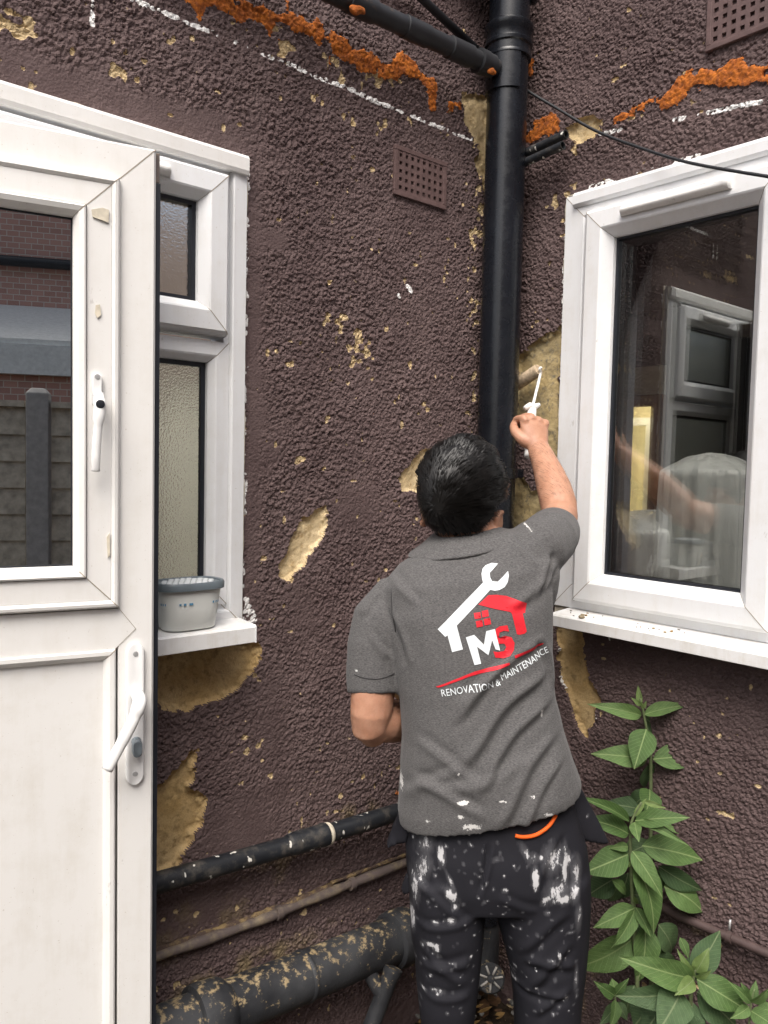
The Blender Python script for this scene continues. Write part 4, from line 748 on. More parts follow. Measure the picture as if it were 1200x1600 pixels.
paint_attr(me, [(722, 1248, 14, 5, 5, .66), (735, 1285, 22, 7, 5, .60), (745, 1302, 26, 9, 4, .62), (718, 1270, 10, 5, 0, .58), (690, 1312, 10, 6, -30, .66), (858, 1272, 12, 5, -10, .66), (830, 1240, 6, 4, 0, .55), (628, 1245, 5, 18, 0, .58), (812, 955, 6, 4, 0, .5), (850, 1120, 4, 14, 0, .55), (555, 1064, 3.5, 3.5, 0, .75), (846, 832, 3, 18, 35, .55), (715, 1205, 4, 6, 0, .5), (783, 1245, 9, 3, 10, .55), (780, 1290, 12, 5, 10, .48), (668, 1285, 10, 5, 0, .45)])
v = verts_of(me); set_verts(me, v - MO); shirt = link('polo_shirt', me, M_SHIRT, man, True)
BV = BVHTree.FromPolygons([tuple(p) for p in (verts_of(me) + MO)], [tuple(p.vertices) for p in me.polygons])
# collar: a folded band round the neck
def cring(cx, cy, d, rx, ry, tilt, n=40):
    c = at(cx, cy, d); out = []
    for k in range(n):
        t = 2 * math.pi * k / n; q = c + RH * rx * math.cos(t) + FH * ry * math.sin(t); q = q + ZH * (tilt[0] * math.cos(t) + tilt[1] * math.sin(t)); out.append(q)
    return out
CR = [cring(727, 838, 1.640, .057, .062, (.008, .008)), cring(727, 829, 1.642, .0585, .064, (.008, .006)), cring(727, 829, 1.642, .0630, .069, (.008, .005)), cring(726, 842, 1.636, .088, .086, (.014, .004)), cring(724, 853, 1.632, .113, .101, (.022, .008)), cring(724, 856, 1.632, .113, .101, (.022, .008)), cring(724, 856, 1.632, .104, .092, (.022, .008)), cring(727, 842, 1.638, .070, .072, (.012, .006))]
cme = fuse(loft(CR + [CR[0]], False), .003, 3); folds(cme, [], .0015, 8, 20); paint_attr(cme, []); set_verts(cme, verts_of(cme) - MO); link('collar', cme, M_SHIRT, shirt, True)
# sleeve and hem stitching
def stitch(rg, lift=1.006):
    c = sum(rg) / len(rg); add('hem_seam', tube([c + (p - c) * lift for p in rg] + [c + (rg[0] - c) * lift], .0009, 6), M_SHIRT, shirt, True)
# ---- body: head, neck, arms, hands as one skin
hd = at(718, 788, 1.648)
hr, hf, hu = RH * .98 + ZH * .08, FH * .95 + ZH * .28, ZH * .95 - FH * .25
HA = Matrix((RH, FH, ZH)).transposed(); HA = HA @ Matrix.Rotation(R(-17), 3, 'Z') @ Matrix.Rotation(R(16), 3, 'X') @ Matrix.Rotation(R(6), 3, 'Y'); hr, hf, hu = [np.array(HA.col[i]) for i in range(3)]
H = lambda x, y, z: hd + hr * x + hf * y + hu * z
bp = [ball(H(0, 0, .018), (hr * .073, hf * .092, hu * .092), 28, 18), ball(H(0, .03, -.045), (hr * .058, hf * .066, hu * .068), 24, 14), ball(H(0, .082, -.030), (hr * .012, hf * .026, hu * .020), 12, 8), ball(H(0, .074, -.072), (hr * .022, hf * .020, hu * .008), 12, 8), ball(H(0, .066, -.100), (hr * .026, hf * .024, hu * .018), 12, 8), ball(H(0, .080, .005), (hr * .045, hf * .014, hu * .010), 12, 8)]
for s_ in (-1, 1):
    bp.append(ball(H(s_ * .028, .083, -.008), (hr * .012, hf * .010, hu * .008), 12, 8))
    e0 = H(.082 if s_ > 0 else -.072, -.006 if s_ > 0 else .006, -.030); en = hr * s_ * .92 - hf * .39; ep = hf * .92 + hr * s_ * .39
    bp += [ball(e0, (en * .008, ep * .019, hu * .033), 14, 10), tube([e0 + en * .006 + ep * .015 * math.cos(a) + hu * .029 * math.sin(a) for a in np.linspace(-2.2, 2.2, 14) + math.pi], .0045, 8), ball(e0 - hu * .026, (en * .005, ep * .008, hu * .009), 10, 8)]
bp.append(tube([at(734, 862, 1.638), at(733, 838, 1.640), at(729, 810, 1.650), H(0, .0, -.03)], [(.060, .060), (.056, .058), (.054, .058), (.054, .060)], 22))
bp.append(loft([ring(*q) for q in [((690, 880), (800, 850), D(1.632), .05), ((686, 860), (790, 840), D(1.636), .054), ((694, 838), (777, 822), D(1.640), .05)]]))
# left arm: upper arm down, elbow, forearm forward behind the body
LA = [(586, 1030, 1.585, .039, .044), (583, 1080, 1.577, .0405, .046), (580, 1115, 1.574, .039, .043), (579, 1132, 1.578, .036, .040), (588, 1140, 1.600, .034, .038)]
bp.append(limb(LA))
le = at(588, 1126, 1.590); lw = at(668, 1128, 1.775); dv = (lw - le) / np.linalg.norm(lw - le)
bp.append(tube([le - dv * .012, le + dv * .02, le + dv * .07, le + dv * .13, le + dv * .19, le + dv * .235], [.034, .043, .044, .038, .030, .026], 20))
# right arm: upper arm away from us, forearm up to the roller
bp.append(limb([(846, 850, 1.660, .045, .045), (860, 836, 1.730, .043, .044), (868, 824, 1.800, .042, .044), (874, 812, 1.850, .041, .043), (877, 803, 1.880, .039, .040)]))
re_, rw = at(875, 802, 1.868), at(841, 700, 2.035)
fa = [re_, at(873, 790, 1.885), at(866, 764, 1.925), at(857, 738, 1.965), at(848, 716, 2.005), rw]
bp.append(tube(fa, [.0395, .0425, .0415, .036, .0305, (.0285, .024)], 22)); bp.append(ball(at(886, 812, 1.865), (RH * .024, FH * .024, ZH * .024), 14, 10))
def hand(W, fx, fy, fz, s_=1, grip=.014):
    """W wrist, fz towards the knuckles, fx thumb side, fy back of the hand -> palm side"""
    g = lambda x, y, z: W + fx * x * s_ + fy * y * s_ + fz * z * s_; out = []
    out.append(loft([[g(a * math.cos(t) + ox, oy + b * math.sin(t), z) for t in np.linspace(0, 2 * math.pi, 20, endpoint=False)] for z, a, b, ox, oy in ((-.02, .027, .022, 0, 0), (.008, .029, .021, 0, 0), (.035, .038, .019, .002, 0), (.060, .041, .0165, .002, -.002), (.078, .040, .014, .002, -.002), (.084, .037, .009, .002, 0))]))
    for x0, l1, l2, l3, r_ in ((.030, .042, .026, .019, .0098), (.010, .046, .029, .021, .0102), (-.010, .043, .027, .020, .0096), (-.029, .034, .021, .018, .0086)):
        dz = -.010 * abs(x0 - .01) / .03; p0 = (x0, -.004, .070 + dz); k0 = (x0 * 1.04, -.009, .082 + dz)
        p1 = (x0 * 1.02, -.003 + l1 * .78, .082 + dz + l1 * .42); p2 = (x0 * .98, p1[1] + l2 * .52, p1[2] - l2 * .85); p3 = (x0 * .95, p2[1] - l3 * .75, p2[2] - l3 * .65)
        out.append(tube([g(*q) for q in spline([p0, k0, p1, p2, p3], 3)], [r_ * k for k in (.9, 1, 1.08, 1.12, 1.08, 1.0, 1.0, 1.02, 1.04, .98, .93, .88, .7)], 12)); out.append(ball(g(*k0), (fx * .0105 * s_, fy * .0095 * s_, fz * .010 * s_), 10, 8))
    out.append(tube([g(*q) for q in spline([(.020, .004, .012), (.040, .010, .030), (.045, .024, .058), (.034, .036, .082), (.026, .040, .094)], 3)], [.016, .0165, .016, .0145, .0135, .013, .0125, .012, .0115, .011, .010, .009, .007], 12)); return out
hz_ = ZH * .90 + FH * .40 - RH * .12; hz_ /= np.linalg.norm(hz_); hx_ = -RH * .86 - FH * .30 + ZH * .1; hx_ = hx_ - hz_ * (hx_ @ hz_); hx_ /= np.linalg.norm(hx_); hy_ = np.cross(hz_, hx_); hy_ = hy_ if hy_ @ FH > 0 else -hy_
bp += hand(rw, hx_, hy_, hz_, 1.0)
lz = dv; lx = ZH - lz * (ZH @ lz); lx /= np.linalg.norm(lx); ly = np.cross(lz, lx); ly = ly if ly @ RH > 0 else -ly; bp += hand(le + dv * .235, lx, ly, lz, .97)
bme = fuse(merge(*bp), .0030, 4); vv, nn = verts_of(bme), normals_of(bme); set_verts(bme, vv + nn * (.0007 * pnoise(vv, 60, 2))[:, None] - MO); link('body', bme, M_SKIN, man, True)
# ---- hair: cap plus strands combed away from the crown whorl
HC = H(0, 0, .018); SC3 = np.array((.0745, .0945, .0945)); HB = np.stack((hr, hf, hu))
wdir = np.array((-.34, -.92, .04)); wdir /= np.linalg.norm(wdir)
unit = lambda a: a / np.maximum(np.linalg.norm(a, axis=-1, keepdims=True), 1e-9)
dot = lambda a, b: (a * b).sum(-1, keepdims=True)
def scalp(u): return HC + (u * SC3) @ HB
def hairline(u):                                       # 1 deep in the hair, 0 outside
    x, y, z = u[..., 0], u[..., 1], u[..., 2]; low = -.60 - .06 * y + np.where(y > .15, .8 * (y - .15), 0); front = .80 + .1 * z
    return np.clip((z - low) / .25, 0, 1) * ((y < front) | (z > .55)) * ~((np.abs(x) > .80) & (y > -.25) & (y < .35) & (z < -.12))
def hthick(u):
    d = np.arccos(np.clip(u @ wdir, -1, 1)); top = np.clip(u[..., 2], 0, 1); nape = np.clip((-.05 - u[..., 2]) / .5, 0, 1); side = np.clip((np.abs(u[..., 0]) - .55) / .3, 0, 1) * np.clip((.30 - u[..., 2]) / .35, 0, 1); return (1 - .72 * side) * (.006 + .018 * np.clip(d / .9, 0, 1) * (1 - nape) * (.55 + .45 * top) + .004 * (1 - nape))
def flow(u):                                            # combing direction on the unit scalp
    t_ = wdir * -1 + u * dot(u, wdir); t_ = unit(t_); d = np.arccos(np.clip(u @ wdir, -1, 1))[..., None]; t_ = t_ + np.cross(u, t_) * (.9 * np.exp(-d * 2.0) - .15)
    t_ = t_ + np.where(u[..., 2:3] < 0, 1, 0) * np.concatenate((0 * u[..., :1], .15 + 0 * u[..., :1], 1.6 * u[..., 2:3]), -1)
    return unit(t_ - u * dot(t_, u))
NU, NVv = 64, 40; rings = []
for j in range(1, NVv):
    p = math.pi * j / NVv; t = np.linspace(0, 2 * math.pi, NU, endpoint=False); u = np.stack((math.sin(p) * np.cos(t), math.sin(p) * np.sin(t), 0 * t + math.cos(p)), -1); hl = hairline(u); c = scalp(u)
    rings.append(list(c + unit(c - HC) * np.where(hl > 0, hthick(u) * .66 * hl, -.012)[:, None]))
hme = fuse(loft(rings), .0035, 3); set_verts(hme, verts_of(hme) - MO); hair = link('hair', hme, M_HAIR, man, True)
G_ = unit(rng.normal(size=(620, 3))); NS = 34; N_ = len(G_) * NS; g0_ = np.repeat(G_, NS, 0); gb = np.repeat(rng.normal(size=(len(G_), 3)) * .13, NS, 0); gl = np.repeat(rng.uniform(.75, 1.2, len(G_)), NS); glift = np.repeat(rng.uniform(.80, 1.28, len(G_)), NS)
u = unit(g0_ + rng.normal(size=(N_, 3)) * .07); ok = hairline(u) > .02; u, g0_, gb, gl, glift = u[ok], g0_[ok], gb[ok], gl[ok], glift[ok]; N_ = len(u); hl = hairline(u)
nape = np.clip((.10 - u[:, 2]) / .55, 0, 1); Ls = (.80 - .66 * nape) * gl * rng.uniform(.7, 1.1, N_) * (.45 + .55 * hl) * (1 - .72 * np.clip((np.abs(u[:, 0]) - .5) / .3, 0, 1) * np.clip((.35 - u[:, 2]) / .35, 0, 1)); lift = hthick(u) * glift * rng.uniform(.82, 1.05, N_) * np.maximum(.4, hl); wdt = rng.uniform(.0005, .0010, N_); sway = rng.normal(size=(N_, 1)) * .12; K = 7; uu = u.copy(); SVa = np.zeros((N_, K, 2, 3))
for k in range(K):
    s_ = k / (K - 1); pos = scalp(uu); nrm = unit(pos - HC); f0 = flow(uu); f_ = f0 + gb * .5 + np.cross(uu, f0) * sway * s_; f_ = unit(f_ - uu * dot(f_, uu)); tw = (f_ * SC3) @ HB; side = unit(np.cross(nrm, tw))
    q = pos + nrm * (lift * min(1, .25 + 2.6 * s_) * (1 - .06 * s_))[:, None]; wk = (wdt * (1 - .8 * s_ * s_))[:, None]; SVa[:, k, 0] = q - side * wk; SVa[:, k, 1] = q + side * wk + nrm * wk * .5
    uu = uu + f_ * Ls[:, None] / (K - 1); uu = unit(uu + (g0_ + f_ * (Ls * s_)[:, None] - uu) * .20)
SV = SVa.reshape(-1, 3); b0 = (np.arange(N_) * 2 * K)[:, None, None]; SFc = (b0 + (2 * np.arange(K - 1))[None, :, None] + np.array((0, 1, 3, 2))[None, None, :]).reshape(-1, 4)
so_ = link('hair_strands', grid_mesh('hair_strands', SV - MO, SFc), M_HAIR, hair); so_['kind'] = 'stuff'
fz_v, fz_f = [], []                                     # fine dark hairs on the forearm
for i in range(900):
    q = rng.uniform(.12, .95); k = q * (len(fa) - 1); j = int(k); c = fa[j] + (fa[j + 1] - fa[j]) * (k - j); ax_ = fa[-1] - fa[0]; ax_ /= np.linalg.norm(ax_); a = rng.uniform(0, 2 * math.pi); e1 = np.cross(ax_, ZH); e1 /= np.linalg.norm(e1); e2 = np.cross(ax_, e1); rd = np.interp(k, range(6), (.0395, .0425, .0415, .036, .0305, .026)); n_ = e1 * math.cos(a) + e2 * math.sin(a); s0 = c + n_ * (rd - .001); s1 = s0 + n_ * .003 + ax_ * .006 + np.cross(n_, ax_) * .006; s2 = s1 + ax_ * .007 + np.cross(n_, ax_) * .004; sd2 = np.cross(n_, ax_) * .00013; b0 = len(fz_v)
    fz_v += [s0 - sd2, s0 + sd2, s1 - sd2, s1 + sd2, s2]; fz_f += [(b0, b0 + 1, b0 + 3, b0 + 2), (b0 + 2, b0 + 3, b0 + 4)]
fo = add('arm_hair', (fz_v, fz_f), M_HAIR, man, False, fix=False); fo['kind'] = 'stuff'
# ---- trousers
pel = [((650, 1215), (882, 1195), D(1.578), .098), ((638, 1270), (896, 1255), D(1.575), .108), ((633, 1320), (914, 1315), D(1.572), .112), ((635, 1360), (919, 1358), D(1.572), .110), ((638, 1394), (919, 1394), D(1.572), .098)]
lleg = [((636, 1350), (759, 1350), D(1.57), .100), ((639, 1400), (758, 1400), D(1.57), .097), ((643, 1450), (755, 1450), D(1.57), .092), ((648, 1500), (750, 1500), D(1.568), .086), ((652, 1550), (745, 1550), D(1.565), .080), ((658, 1600), (739, 1600), D(1.565), .070), ((656, 1700), (740, 1700), D(1.575), .070), ((655, 1850), (735, 1850), D(1.585), .066), ((655, 1960), (735, 1960), D(1.585), .068)]
rleg = [((764, 1350), (918, 1350), D(1.572), .103), ((767, 1400), (920, 1400), D(1.572), .099), ((780, 1450), (918, 1450), D(1.572), .094), ((794, 1500), (913, 1500), D(1.57), .085), ((802, 1550), (907, 1550), D(1.568), .078), ((804, 1600), (903, 1600), D(1.568), .075), ((806, 1700), (898, 1700), D(1.575), .072), ((808, 1850), (890, 1850), D(1.585), .066), ((808, 1960), (888, 1960), D(1.585), .068)]
tme = fuse(merge(loft([ring(*q) for q in pel]), loft([ring(*q) for q in lleg]), loft([ring(*q) for q in rleg])), .0045, 16)
TF = [((756, 1310), (757, 1400), .006, -.008), ((640, 1395), (740, 1440), .010, .005), ((650, 1470), (745, 1430), .010, .006), ((655, 1530), (742, 1500), .012, .007), ((655, 1500), (735, 1540), .010, .006), ((660, 1575), (740, 1555), .010, .006), ((900, 1430), (800, 1500), .012, .006), ((905, 1480), (815, 1560), .012, .008), ((908, 1530), (820, 1500), .012, .007), ((805, 1560), (900, 1590), .009, -.006), ((770, 1400), (850, 1420), .010, .004), ((880, 1300), (840, 1400), .010, .005), ((660, 1310), (690, 1400), .012, .004), ((905, 1330), (890, 1450), .008, -.005), ((905, 1560), (830, 1600), .010, .006), ((640, 1440), (660, 1600), .008, .004)]
folds(tme, [(pxz(*a), pxz(*b), w_ * .8, k * .62) for a, b, w_, k in TF], .0013, 21, 10)
rs = random.Random(5); sp2 = [(690, 1340, 7, 18, 5, .85), (705, 1380, 5, 26, 28, .55), (705, 1400, 10, 16, 35, .75), (665, 1330, 18, 26, -20, .52), (650, 1400, 10, 46, 0, .56), (662, 1370, 14, 40, -10, .58), (712, 1418, 8, 8, 0, .62), (706, 1440, 9, 8, 0, .7), (680, 1446, 9, 5, 0, .62), (646, 1460, 6, 30, 0, .66), (676, 1484, 14, 6, 10, .80), (682, 1490, 7, 7, 0, .8), (686, 1558, 14, 6, 0, .6), (664, 1566, 6, 5, 0, .6), (836, 1370, 7, 22, 4, .88), (845, 1340, 6, 6, 0, .7), (820, 1330, 8, 26, 30, .52), (865, 1345, 26, 30, 10, .54), (885, 1360, 8, 40, 0, .68), (888, 1350, 10, 16, 0, .76), (870, 1395, 30, 24, 20, .54), (855, 1405, 14, 8, 40, .68), (882, 1406, 16, 9, 10, .84), (900, 1400, 10, 18, 0, .70), (905, 1370, 12, 30, 0, .56), (856, 1428, 7, 5, 0, .6), (908, 1440, 8, 26, 0, .56), (788, 1388, 7, 6, 0, .68), (775, 1340, 9, 6, 0, .52), (832, 1340, 14, 12, 0, .5), (876, 1498, 4, 12, 15, .66), (888, 1570, 5, 8, 0, .6), (812, 1564, 4, 10, -25, .62), (858, 1505, 3, 3, 0, .6), (893, 1462, 9, 3, 0, .55), (870, 1540, 4, 6, 0, .5), (905, 1540, 5, 30, 0, .5)]
for k in range(230): sp2.append((rs.uniform(645, 912), rs.uniform(1315, 1610), rs.uniform(2, 4), rs.uniform(2, 5), rs.uniform(-60, 60), rs.uniform(.48, .72)))
paint_attr(tme, sp2); set_verts(tme, verts_of(tme) - MO); tro = link('work_trousers', tme, M_TWILL, man, True)
BT = BVHTree.FromPolygons([tuple(p) for p in (verts_of(tme) + MO)], [tuple(p.vertices) for p in tme.polygons])
def onto(bv, p, lift):
    h, n, _, _ = bv.ray_cast(Vector(p - FH * .5), Vector(FH), 1.2); return (np.array(h) - FH * lift) if h is not None else None
# back pocket with its orange zip, seat seam, holster pockets
zp = [onto(BT, at(x, y, 1.46), .0035) for x, y in ((806, 1308), (816, 1310), (828, 1310), (840, 1308), (852, 1303), (862, 1297), (870, 1289), (874, 1284))]
add('orange_zip', tube(spline([p for p in zp if p is not None], 4), .0037, 8), M_ORANGE, tro, True)
sm_ = [onto(BT, at(757, y, 1.46), .0012) for y in range(1322, 1384, 6)]; add('seat_seam', tube([p for p in sm_ if p is not None], .0012, 6), M_TWILL, tro, True)
def flap(pts, dd, nm='holster_pocket'):
    F_ = [at(x, y, d) for x, y, d in pts]; B_ = [p + FH * dd for p in F_]; fm = fuse(loft([F_, B_]), .004, 3); folds(fm, [], .002, 31, 25); paint_attr(fm, [(615, 1318, 4, 12, 10, .62), (940, 1314, 4, 4, 0, .66), (606, 1322, 4, 4, 0, .7)]); set_verts(fm, verts_of(fm) - MO); link(nm, fm, M_TWILL, tro, True)
flap([(895, 1236, 1.56), (908, 1232, 1.57), (925, 1262, 1.585), (952, 1318, 1.59), (940, 1320, 1.585), (915, 1316, 1.565), (900, 1300, 1.55), (890, 1270, 1.55)], .028)
flap([(632, 1275, 1.55), (640, 1300, 1.54), (634, 1318, 1.55), (620, 1322, 1.565), (604, 1326, 1.58), (612, 1300, 1.58), (622, 1275, 1.57)], .028)
flap([(634, 1370, 1.55), (640, 1370, 1.545), (642, 1396, 1.55), (632, 1400, 1.56), (626, 1396, 1.565)], .02)
# boots, below the frame
for cx, d_ in ((697, 1.585), (848, 1.585)):
    a = at(cx, 1985, d_); a[2] = .0; add('boot', loft([[a + RH * wx * math.cos(t) * .05 + FH * (fo_ + ln * math.sin(t)) + ZH * z for t in np.linspace(0, 2 * math.pi, 24, endpoint=False)] for z, wx, ln, fo_ in ((.0, .95, .135, .06), (.025, 1.0, .138, .06), (.05, .98, .130, .055), (.08, .92, .095, .03), (.12, .90, .066, .0), (.17, .9, .062, .0))]), M_BOOT, man, True)
# ---- printed emblem and lettering on the back
def decal(name, pts_list, mat, px=lambda x, y: (640 + x / 4.615, 860 + y / 4.615), lift=.0012):
    bm = bmesh.new()
    for pts in pts_list:
        vs_ = [bm.verts.new(tuple(at(*px(x, y), 1.47))) for x, y in pts]
        for tri in tessellate_polygon([[Vector((x, y, 0)) for x, y in pts]]): bm.faces.new([vs_[i] for i in tri])
    drape_bm(bm, name, mat, lift)
def drape_bm(bm, name, mat, lift=.0012, el=.007):
    for _ in range(5):
        le_ = [e for e in bm.edges if e.calc_length() > el]
        if not le_: break
        bmesh.ops.subdivide_edges(bm, edges=le_, cuts=1); bmesh.ops.triangulate(bm, faces=bm.faces[:])
    dead = []
    for v_ in bm.verts:
        q = onto(BV, np.array(v_.co), lift)
        if q is None: dead.append(v_)
        else: v_.co = Vector(q - MO)
    bmesh.ops.delete(bm, geom=dead, context='VERTS')
    me_ = bpy.data.meshes.new(name); bm.to_mesh(me_); bm.free(); link(name, me_, mat, shirt, True)
decal('spanner_emblem', [[(207, 583), (545, 250), (540, 225), (538, 190), (550, 155), (575, 132), (620, 116), (667, 120), (645, 141), (598, 185), (600, 215), (612, 240), (655, 245), (690, 215), (737, 172), (740, 205), (730, 250), (705, 285), (665, 305), (630, 310), (597, 302), (345, 555), (388, 722), (310, 743), (278, 625), (262, 637)]], M_WPRINT)
decal('roof_emblem', [[(505, 406), (582, 340), (640, 338), (715, 347), (872, 405), (855, 472), (835, 476), (862, 605), (848, 618), (800, 626), (786, 620), (752, 474), (740, 460), (640, 440)]], M_RPRINT, lift=.0010)
decal('window_emblem', [[(470, 465), (518, 458), (523, 500), (477, 506)], [(528, 450), (575, 442), (580, 487), (533, 495)], [(483, 522), (530, 513), (537, 557), (490, 567)], [(540, 507), (588, 498), (595, 543), (547, 552)]], M_RPRINT)
decal('letter_m', [[(410, 637), (470, 832), (518, 822), (490, 702), (572, 762), (600, 657), (625, 722), (658, 730), (622, 577), (558, 592), (540, 688), (470, 618)]], M_WPRINT, lift=.0017)
decal('letter_s', [[(628, 580), (655, 560), (715, 553), (727, 598), (690, 592), (654, 604), (652, 640), (700, 628), (745, 640), (766, 680), (760, 730), (730, 770), (680, 786), (622, 780), (608, 735), (640, 742), (688, 735), (705, 708), (690, 682), (650, 684), (632, 640)]], M_RPRINT)
decal('underline', [[(190, 996), (330, 935), (470, 878), (720, 812), (726, 830), (600, 868), (430, 915), (300, 965), (214, 1000)], [(762, 766), (850, 740), (960, 706), (1000, 704), (990, 716), (880, 755), (768, 786)]], M_RPRINT)
def letters(txt, x0, y0, x1, y1, h):
    """lettering set along the line (x0,y0)-(x1,y1) of the print"""
    cu = bpy.data.curves.new('t', 'FONT'); cu.body = txt; cu.size = 1; cu.resolution_u = 3; o = bpy.data.objects.new('t', cu); C.objects.link(o); me_ = evaluated(o); bpy.data.objects.remove(o)
    a = verts_of(me_); a -= a.min(0); wd_ = a[:, 0].max(); hh = a[:, 1].max(); bm = bmesh.new(); bm.from_mesh(me_); nx, ny = x1 - x0, y1 - y0; ln = math.hypot(nx, ny); ux, uy = nx / ln, ny / ln
    for v_, q in zip(bm.verts, a):
        s_, t_ = q[0] / wd_ * ln, q[1] / hh * h; X, Y = x0 + ux * s_ + uy * t_, y0 + uy * s_ - ux * t_; v_.co = Vector(at(640 + X / 4.615, 860 + Y / 4.615, 1.47))
    drape_bm(bm, 'lettering', M_WPRINT, .0018, .006)
letters('RENOVATION', 236, 1062, 607, 990, 50); letters('&', 628, 984, 662, 974, 48); letters('MAINTENANCE', 672, 944, 1042, 778, 50)
for hem in ([(551, 1071), (565, 1074), (585, 1076), (603, 1074), (617, 1069)], [(640, 868), (618, 900), (612, 930), (613, 965), (619, 1000)]):
    hp = [onto(BV, at(x, y, 1.47), .0006) for x, y in hem]; hp = [p for p in hp if p is not None]; so2 = add('hem_seam', tube(spline(hp, 5), .0009, 6), M_SEAM, shirt, True)
# ---- roller in the right hand, stick in the left
rl = thing('paint_roller', tuple(on_b(822, 592, .03)), 'small paint roller with white wire frame held against the bare patch', 'paint roller')
a_, b_ = on_b(806, 602, .032), on_b(839, 580, .034); ax_ = (b_ - a_) / np.linalg.norm(b_ - a_); a_ = a_ - ax_ * .01
add('roller_sleeve', lathe(a_, ax_, [(0, .012), (.003, .0165), (.01, .0175), (np.linalg.norm(b_ - a_) + .002, .0175), (np.linalg.norm(b_ - a_) + .007, .016), (np.linalg.norm(b_ - a_) + .008, .012)], 24), M_NAP, rl, True, auto=50)
g0 = rw + hz_ * .055 + hy_ * .022; g1 = at(831, 640, 2.115)
wire = [a_, b_ + ax_ * .008, b_ + ax_ * .016 + np.array((-.006, 0, -.002)), at(844, 586, 2.205), at(838, 612, 2.165), at(833, 632, 2.125), g1]
add('wire_frame', tube(spline(wire, 6), .0040, 10), M_RWIRE, rl, True)
add('handle', tube([g1 + (g1 - g0) * .15, g1, g0, g0 - (g1 - g0) * 1.0], [.0075, .0125, .0125, .011], 14), M_RWIRE, rl, True)
add('handle_guard', tube([at(820, 638, 2.10), at(828, 634, 2.11), at(836, 636, 2.115), at(843, 632, 2.12)], [.006, .009, .009, .005], 10), M_RWIRE, rl, True)
st = thing('wooden_stick', tuple(at(622, 1088, 1.70)), 'pale wooden stick poking out beside the left elbow', 'stick'); sa, sb = at(614, 1073, 1.70), at(640, 1112, 1.74); sx = np.cross(sb - sa, FH); sx /= np.linalg.norm(sx)
add('blade', loft([[sa + sx * .009, sa - sx * .009, sa - sx * .009 + FH * .006, sa + sx * .009 + FH * .006], [p + (sb - sa) * 3.2 for p in (sa + sx * .009, sa - sx * .009, sa - sx * .009 + FH * .006, sa + sx * .009 + FH * .006)]]), M_STICK, st, bevel=.001)
# ================================================================== PLANTS
def leaf_mesh(name, curl, wave, seed):
    n, m_ = 14, 6; V, F = [], []; r_ = random.Random(seed)
    for i in range(n + 1):
        t = i / n; w_ = .52 * math.sin(math.pi * t ** .78) ** .95 * (1 - .18 * t) * 1.1 + .008; z0 = -curl * t * t + .06 * math.sin(t * 3.1)
        for j in range(-m_ // 2, m_ // 2 + 1):
            q = 2 * j / m_; V.append((t, q * w_, z0 + .13 * abs(q) * w_ * (1.2 - .4 * t) + wave * math.sin(t * 13 + (2 if q > 0 else 0) + seed) * q * q * .016))
    k = m_ + 1; F = [(i * k + j, (i + 1) * k + j, (i + 1) * k + j + 1, i * k + j + 1) for i in range(n) for j in range(m_)]
    me = bpy.data.meshes.new(name); me.from_pydata(V, [], F); me.polygons.foreach_set('use_smooth', [True] * len(F)); return me
LM = {}
for mk, mt in (('g', M_LEAF), ('d', M_LEAFD), ('y', M_LEAFY)):
    LM[mk] = []
    for s_, (cu, wv_) in enumerate(((.14, .5), (.30, 1.2), (.46, .9), (.22, 1.6))):
        me = leaf_mesh('leaf', cu, wv_, s_); me.materials.append(mt); LM[mk].append(me)
rl_ = random.Random(3)
def plant(name, label, loc, leaves, stems, dep, group='buddleia plants'):
    t = thing(name, tuple(loc), label, 'plant', group); off = ROOT[t.name]; px = lambda x, y: (880 + x / 2.963, 1060 + y / 2.963)
    for pts, d0, d1, r0, r1 in stems:
        n = len(pts); P = [at(*px(x, y), d0 + (d1 - d0) * i / (n - 1)) for i, (x, y) in enumerate(pts)]; q = spline(P, 5); add('stem', tube(q, list(np.linspace(r0, r1, len(q))), 10), M_STEM, t, True)
    for (bx, by, tx, ty, wd_, kd, d0, d1) in leaves:
        a, b = at(*px(bx, by), dep + d0), at(*px(tx, ty), dep + d1); b = b + (b - a) * .06; x_ = b - a; ln = np.linalg.norm(x_); x_ /= ln
        nz = -FWD * 1.0 + ZH * rl_.uniform(.1, .9) + RH * rl_.uniform(-.6, .6); y_ = np.cross(nz, x_); y_ /= np.linalg.norm(y_); z_ = np.cross(x_, y_)
        if z_ @ FWD > 0: z_, y_ = -z_, -y_
        wsc = wd_ / 2.963 * dep / FPX * 1.02; o = bpy.data.objects.new('leaf', rl_.choice(LM[kd])); C.objects.link(o); o.parent = t; ROOT[o.name] = off
        m4 = Matrix.Identity(4); 
        for i in range(3): m4[i][0], m4[i][1], m4[i][2], m4[i][3] = x_[i] * ln, y_[i] * wsc, z_[i] * ln * .9, (a - off)[i]
        o.matrix_local = m4
L1 = [(362, 172, 190, 126, 62, 'g', 0, -.05), (375, 168, 560, 118, 60, 'g', 0, -.04), (372, 178, 440, 240, 100, 'd', .02, .05), (385, 235, 336, 396, 112, 'g', -.01, -.06), (388, 378, 165, 343, 92, 'g', 0, -.02), (415, 375, 662, 355, 104, 'g', 0, -.03), (402, 392, 398, 520, 108, 'd', .02, .05), (358, 130, 346, 38, 26, 'y', 0, .01), (362, 125, 328, 100, 22, 'y', 0, -.01), (362, 140, 385, 112, 20, 'y', 0, -.01), (400, 515, 396, 612, 115, 'g', -.01, -.05), (432, 645, 666, 692, 105, 'g', .01, 0), (395, 640, 540, 600, 60, 'd', .02, .04), (402, 520, 300, 610, 80, 'd', .02, .05), (402, 620, 200, 570, 90, 'd', .03, .05), (405, 740, 520, 860, 90, 'd', .03, .05), (405, 760, 260, 830, 90, 'd', .03, .04)]
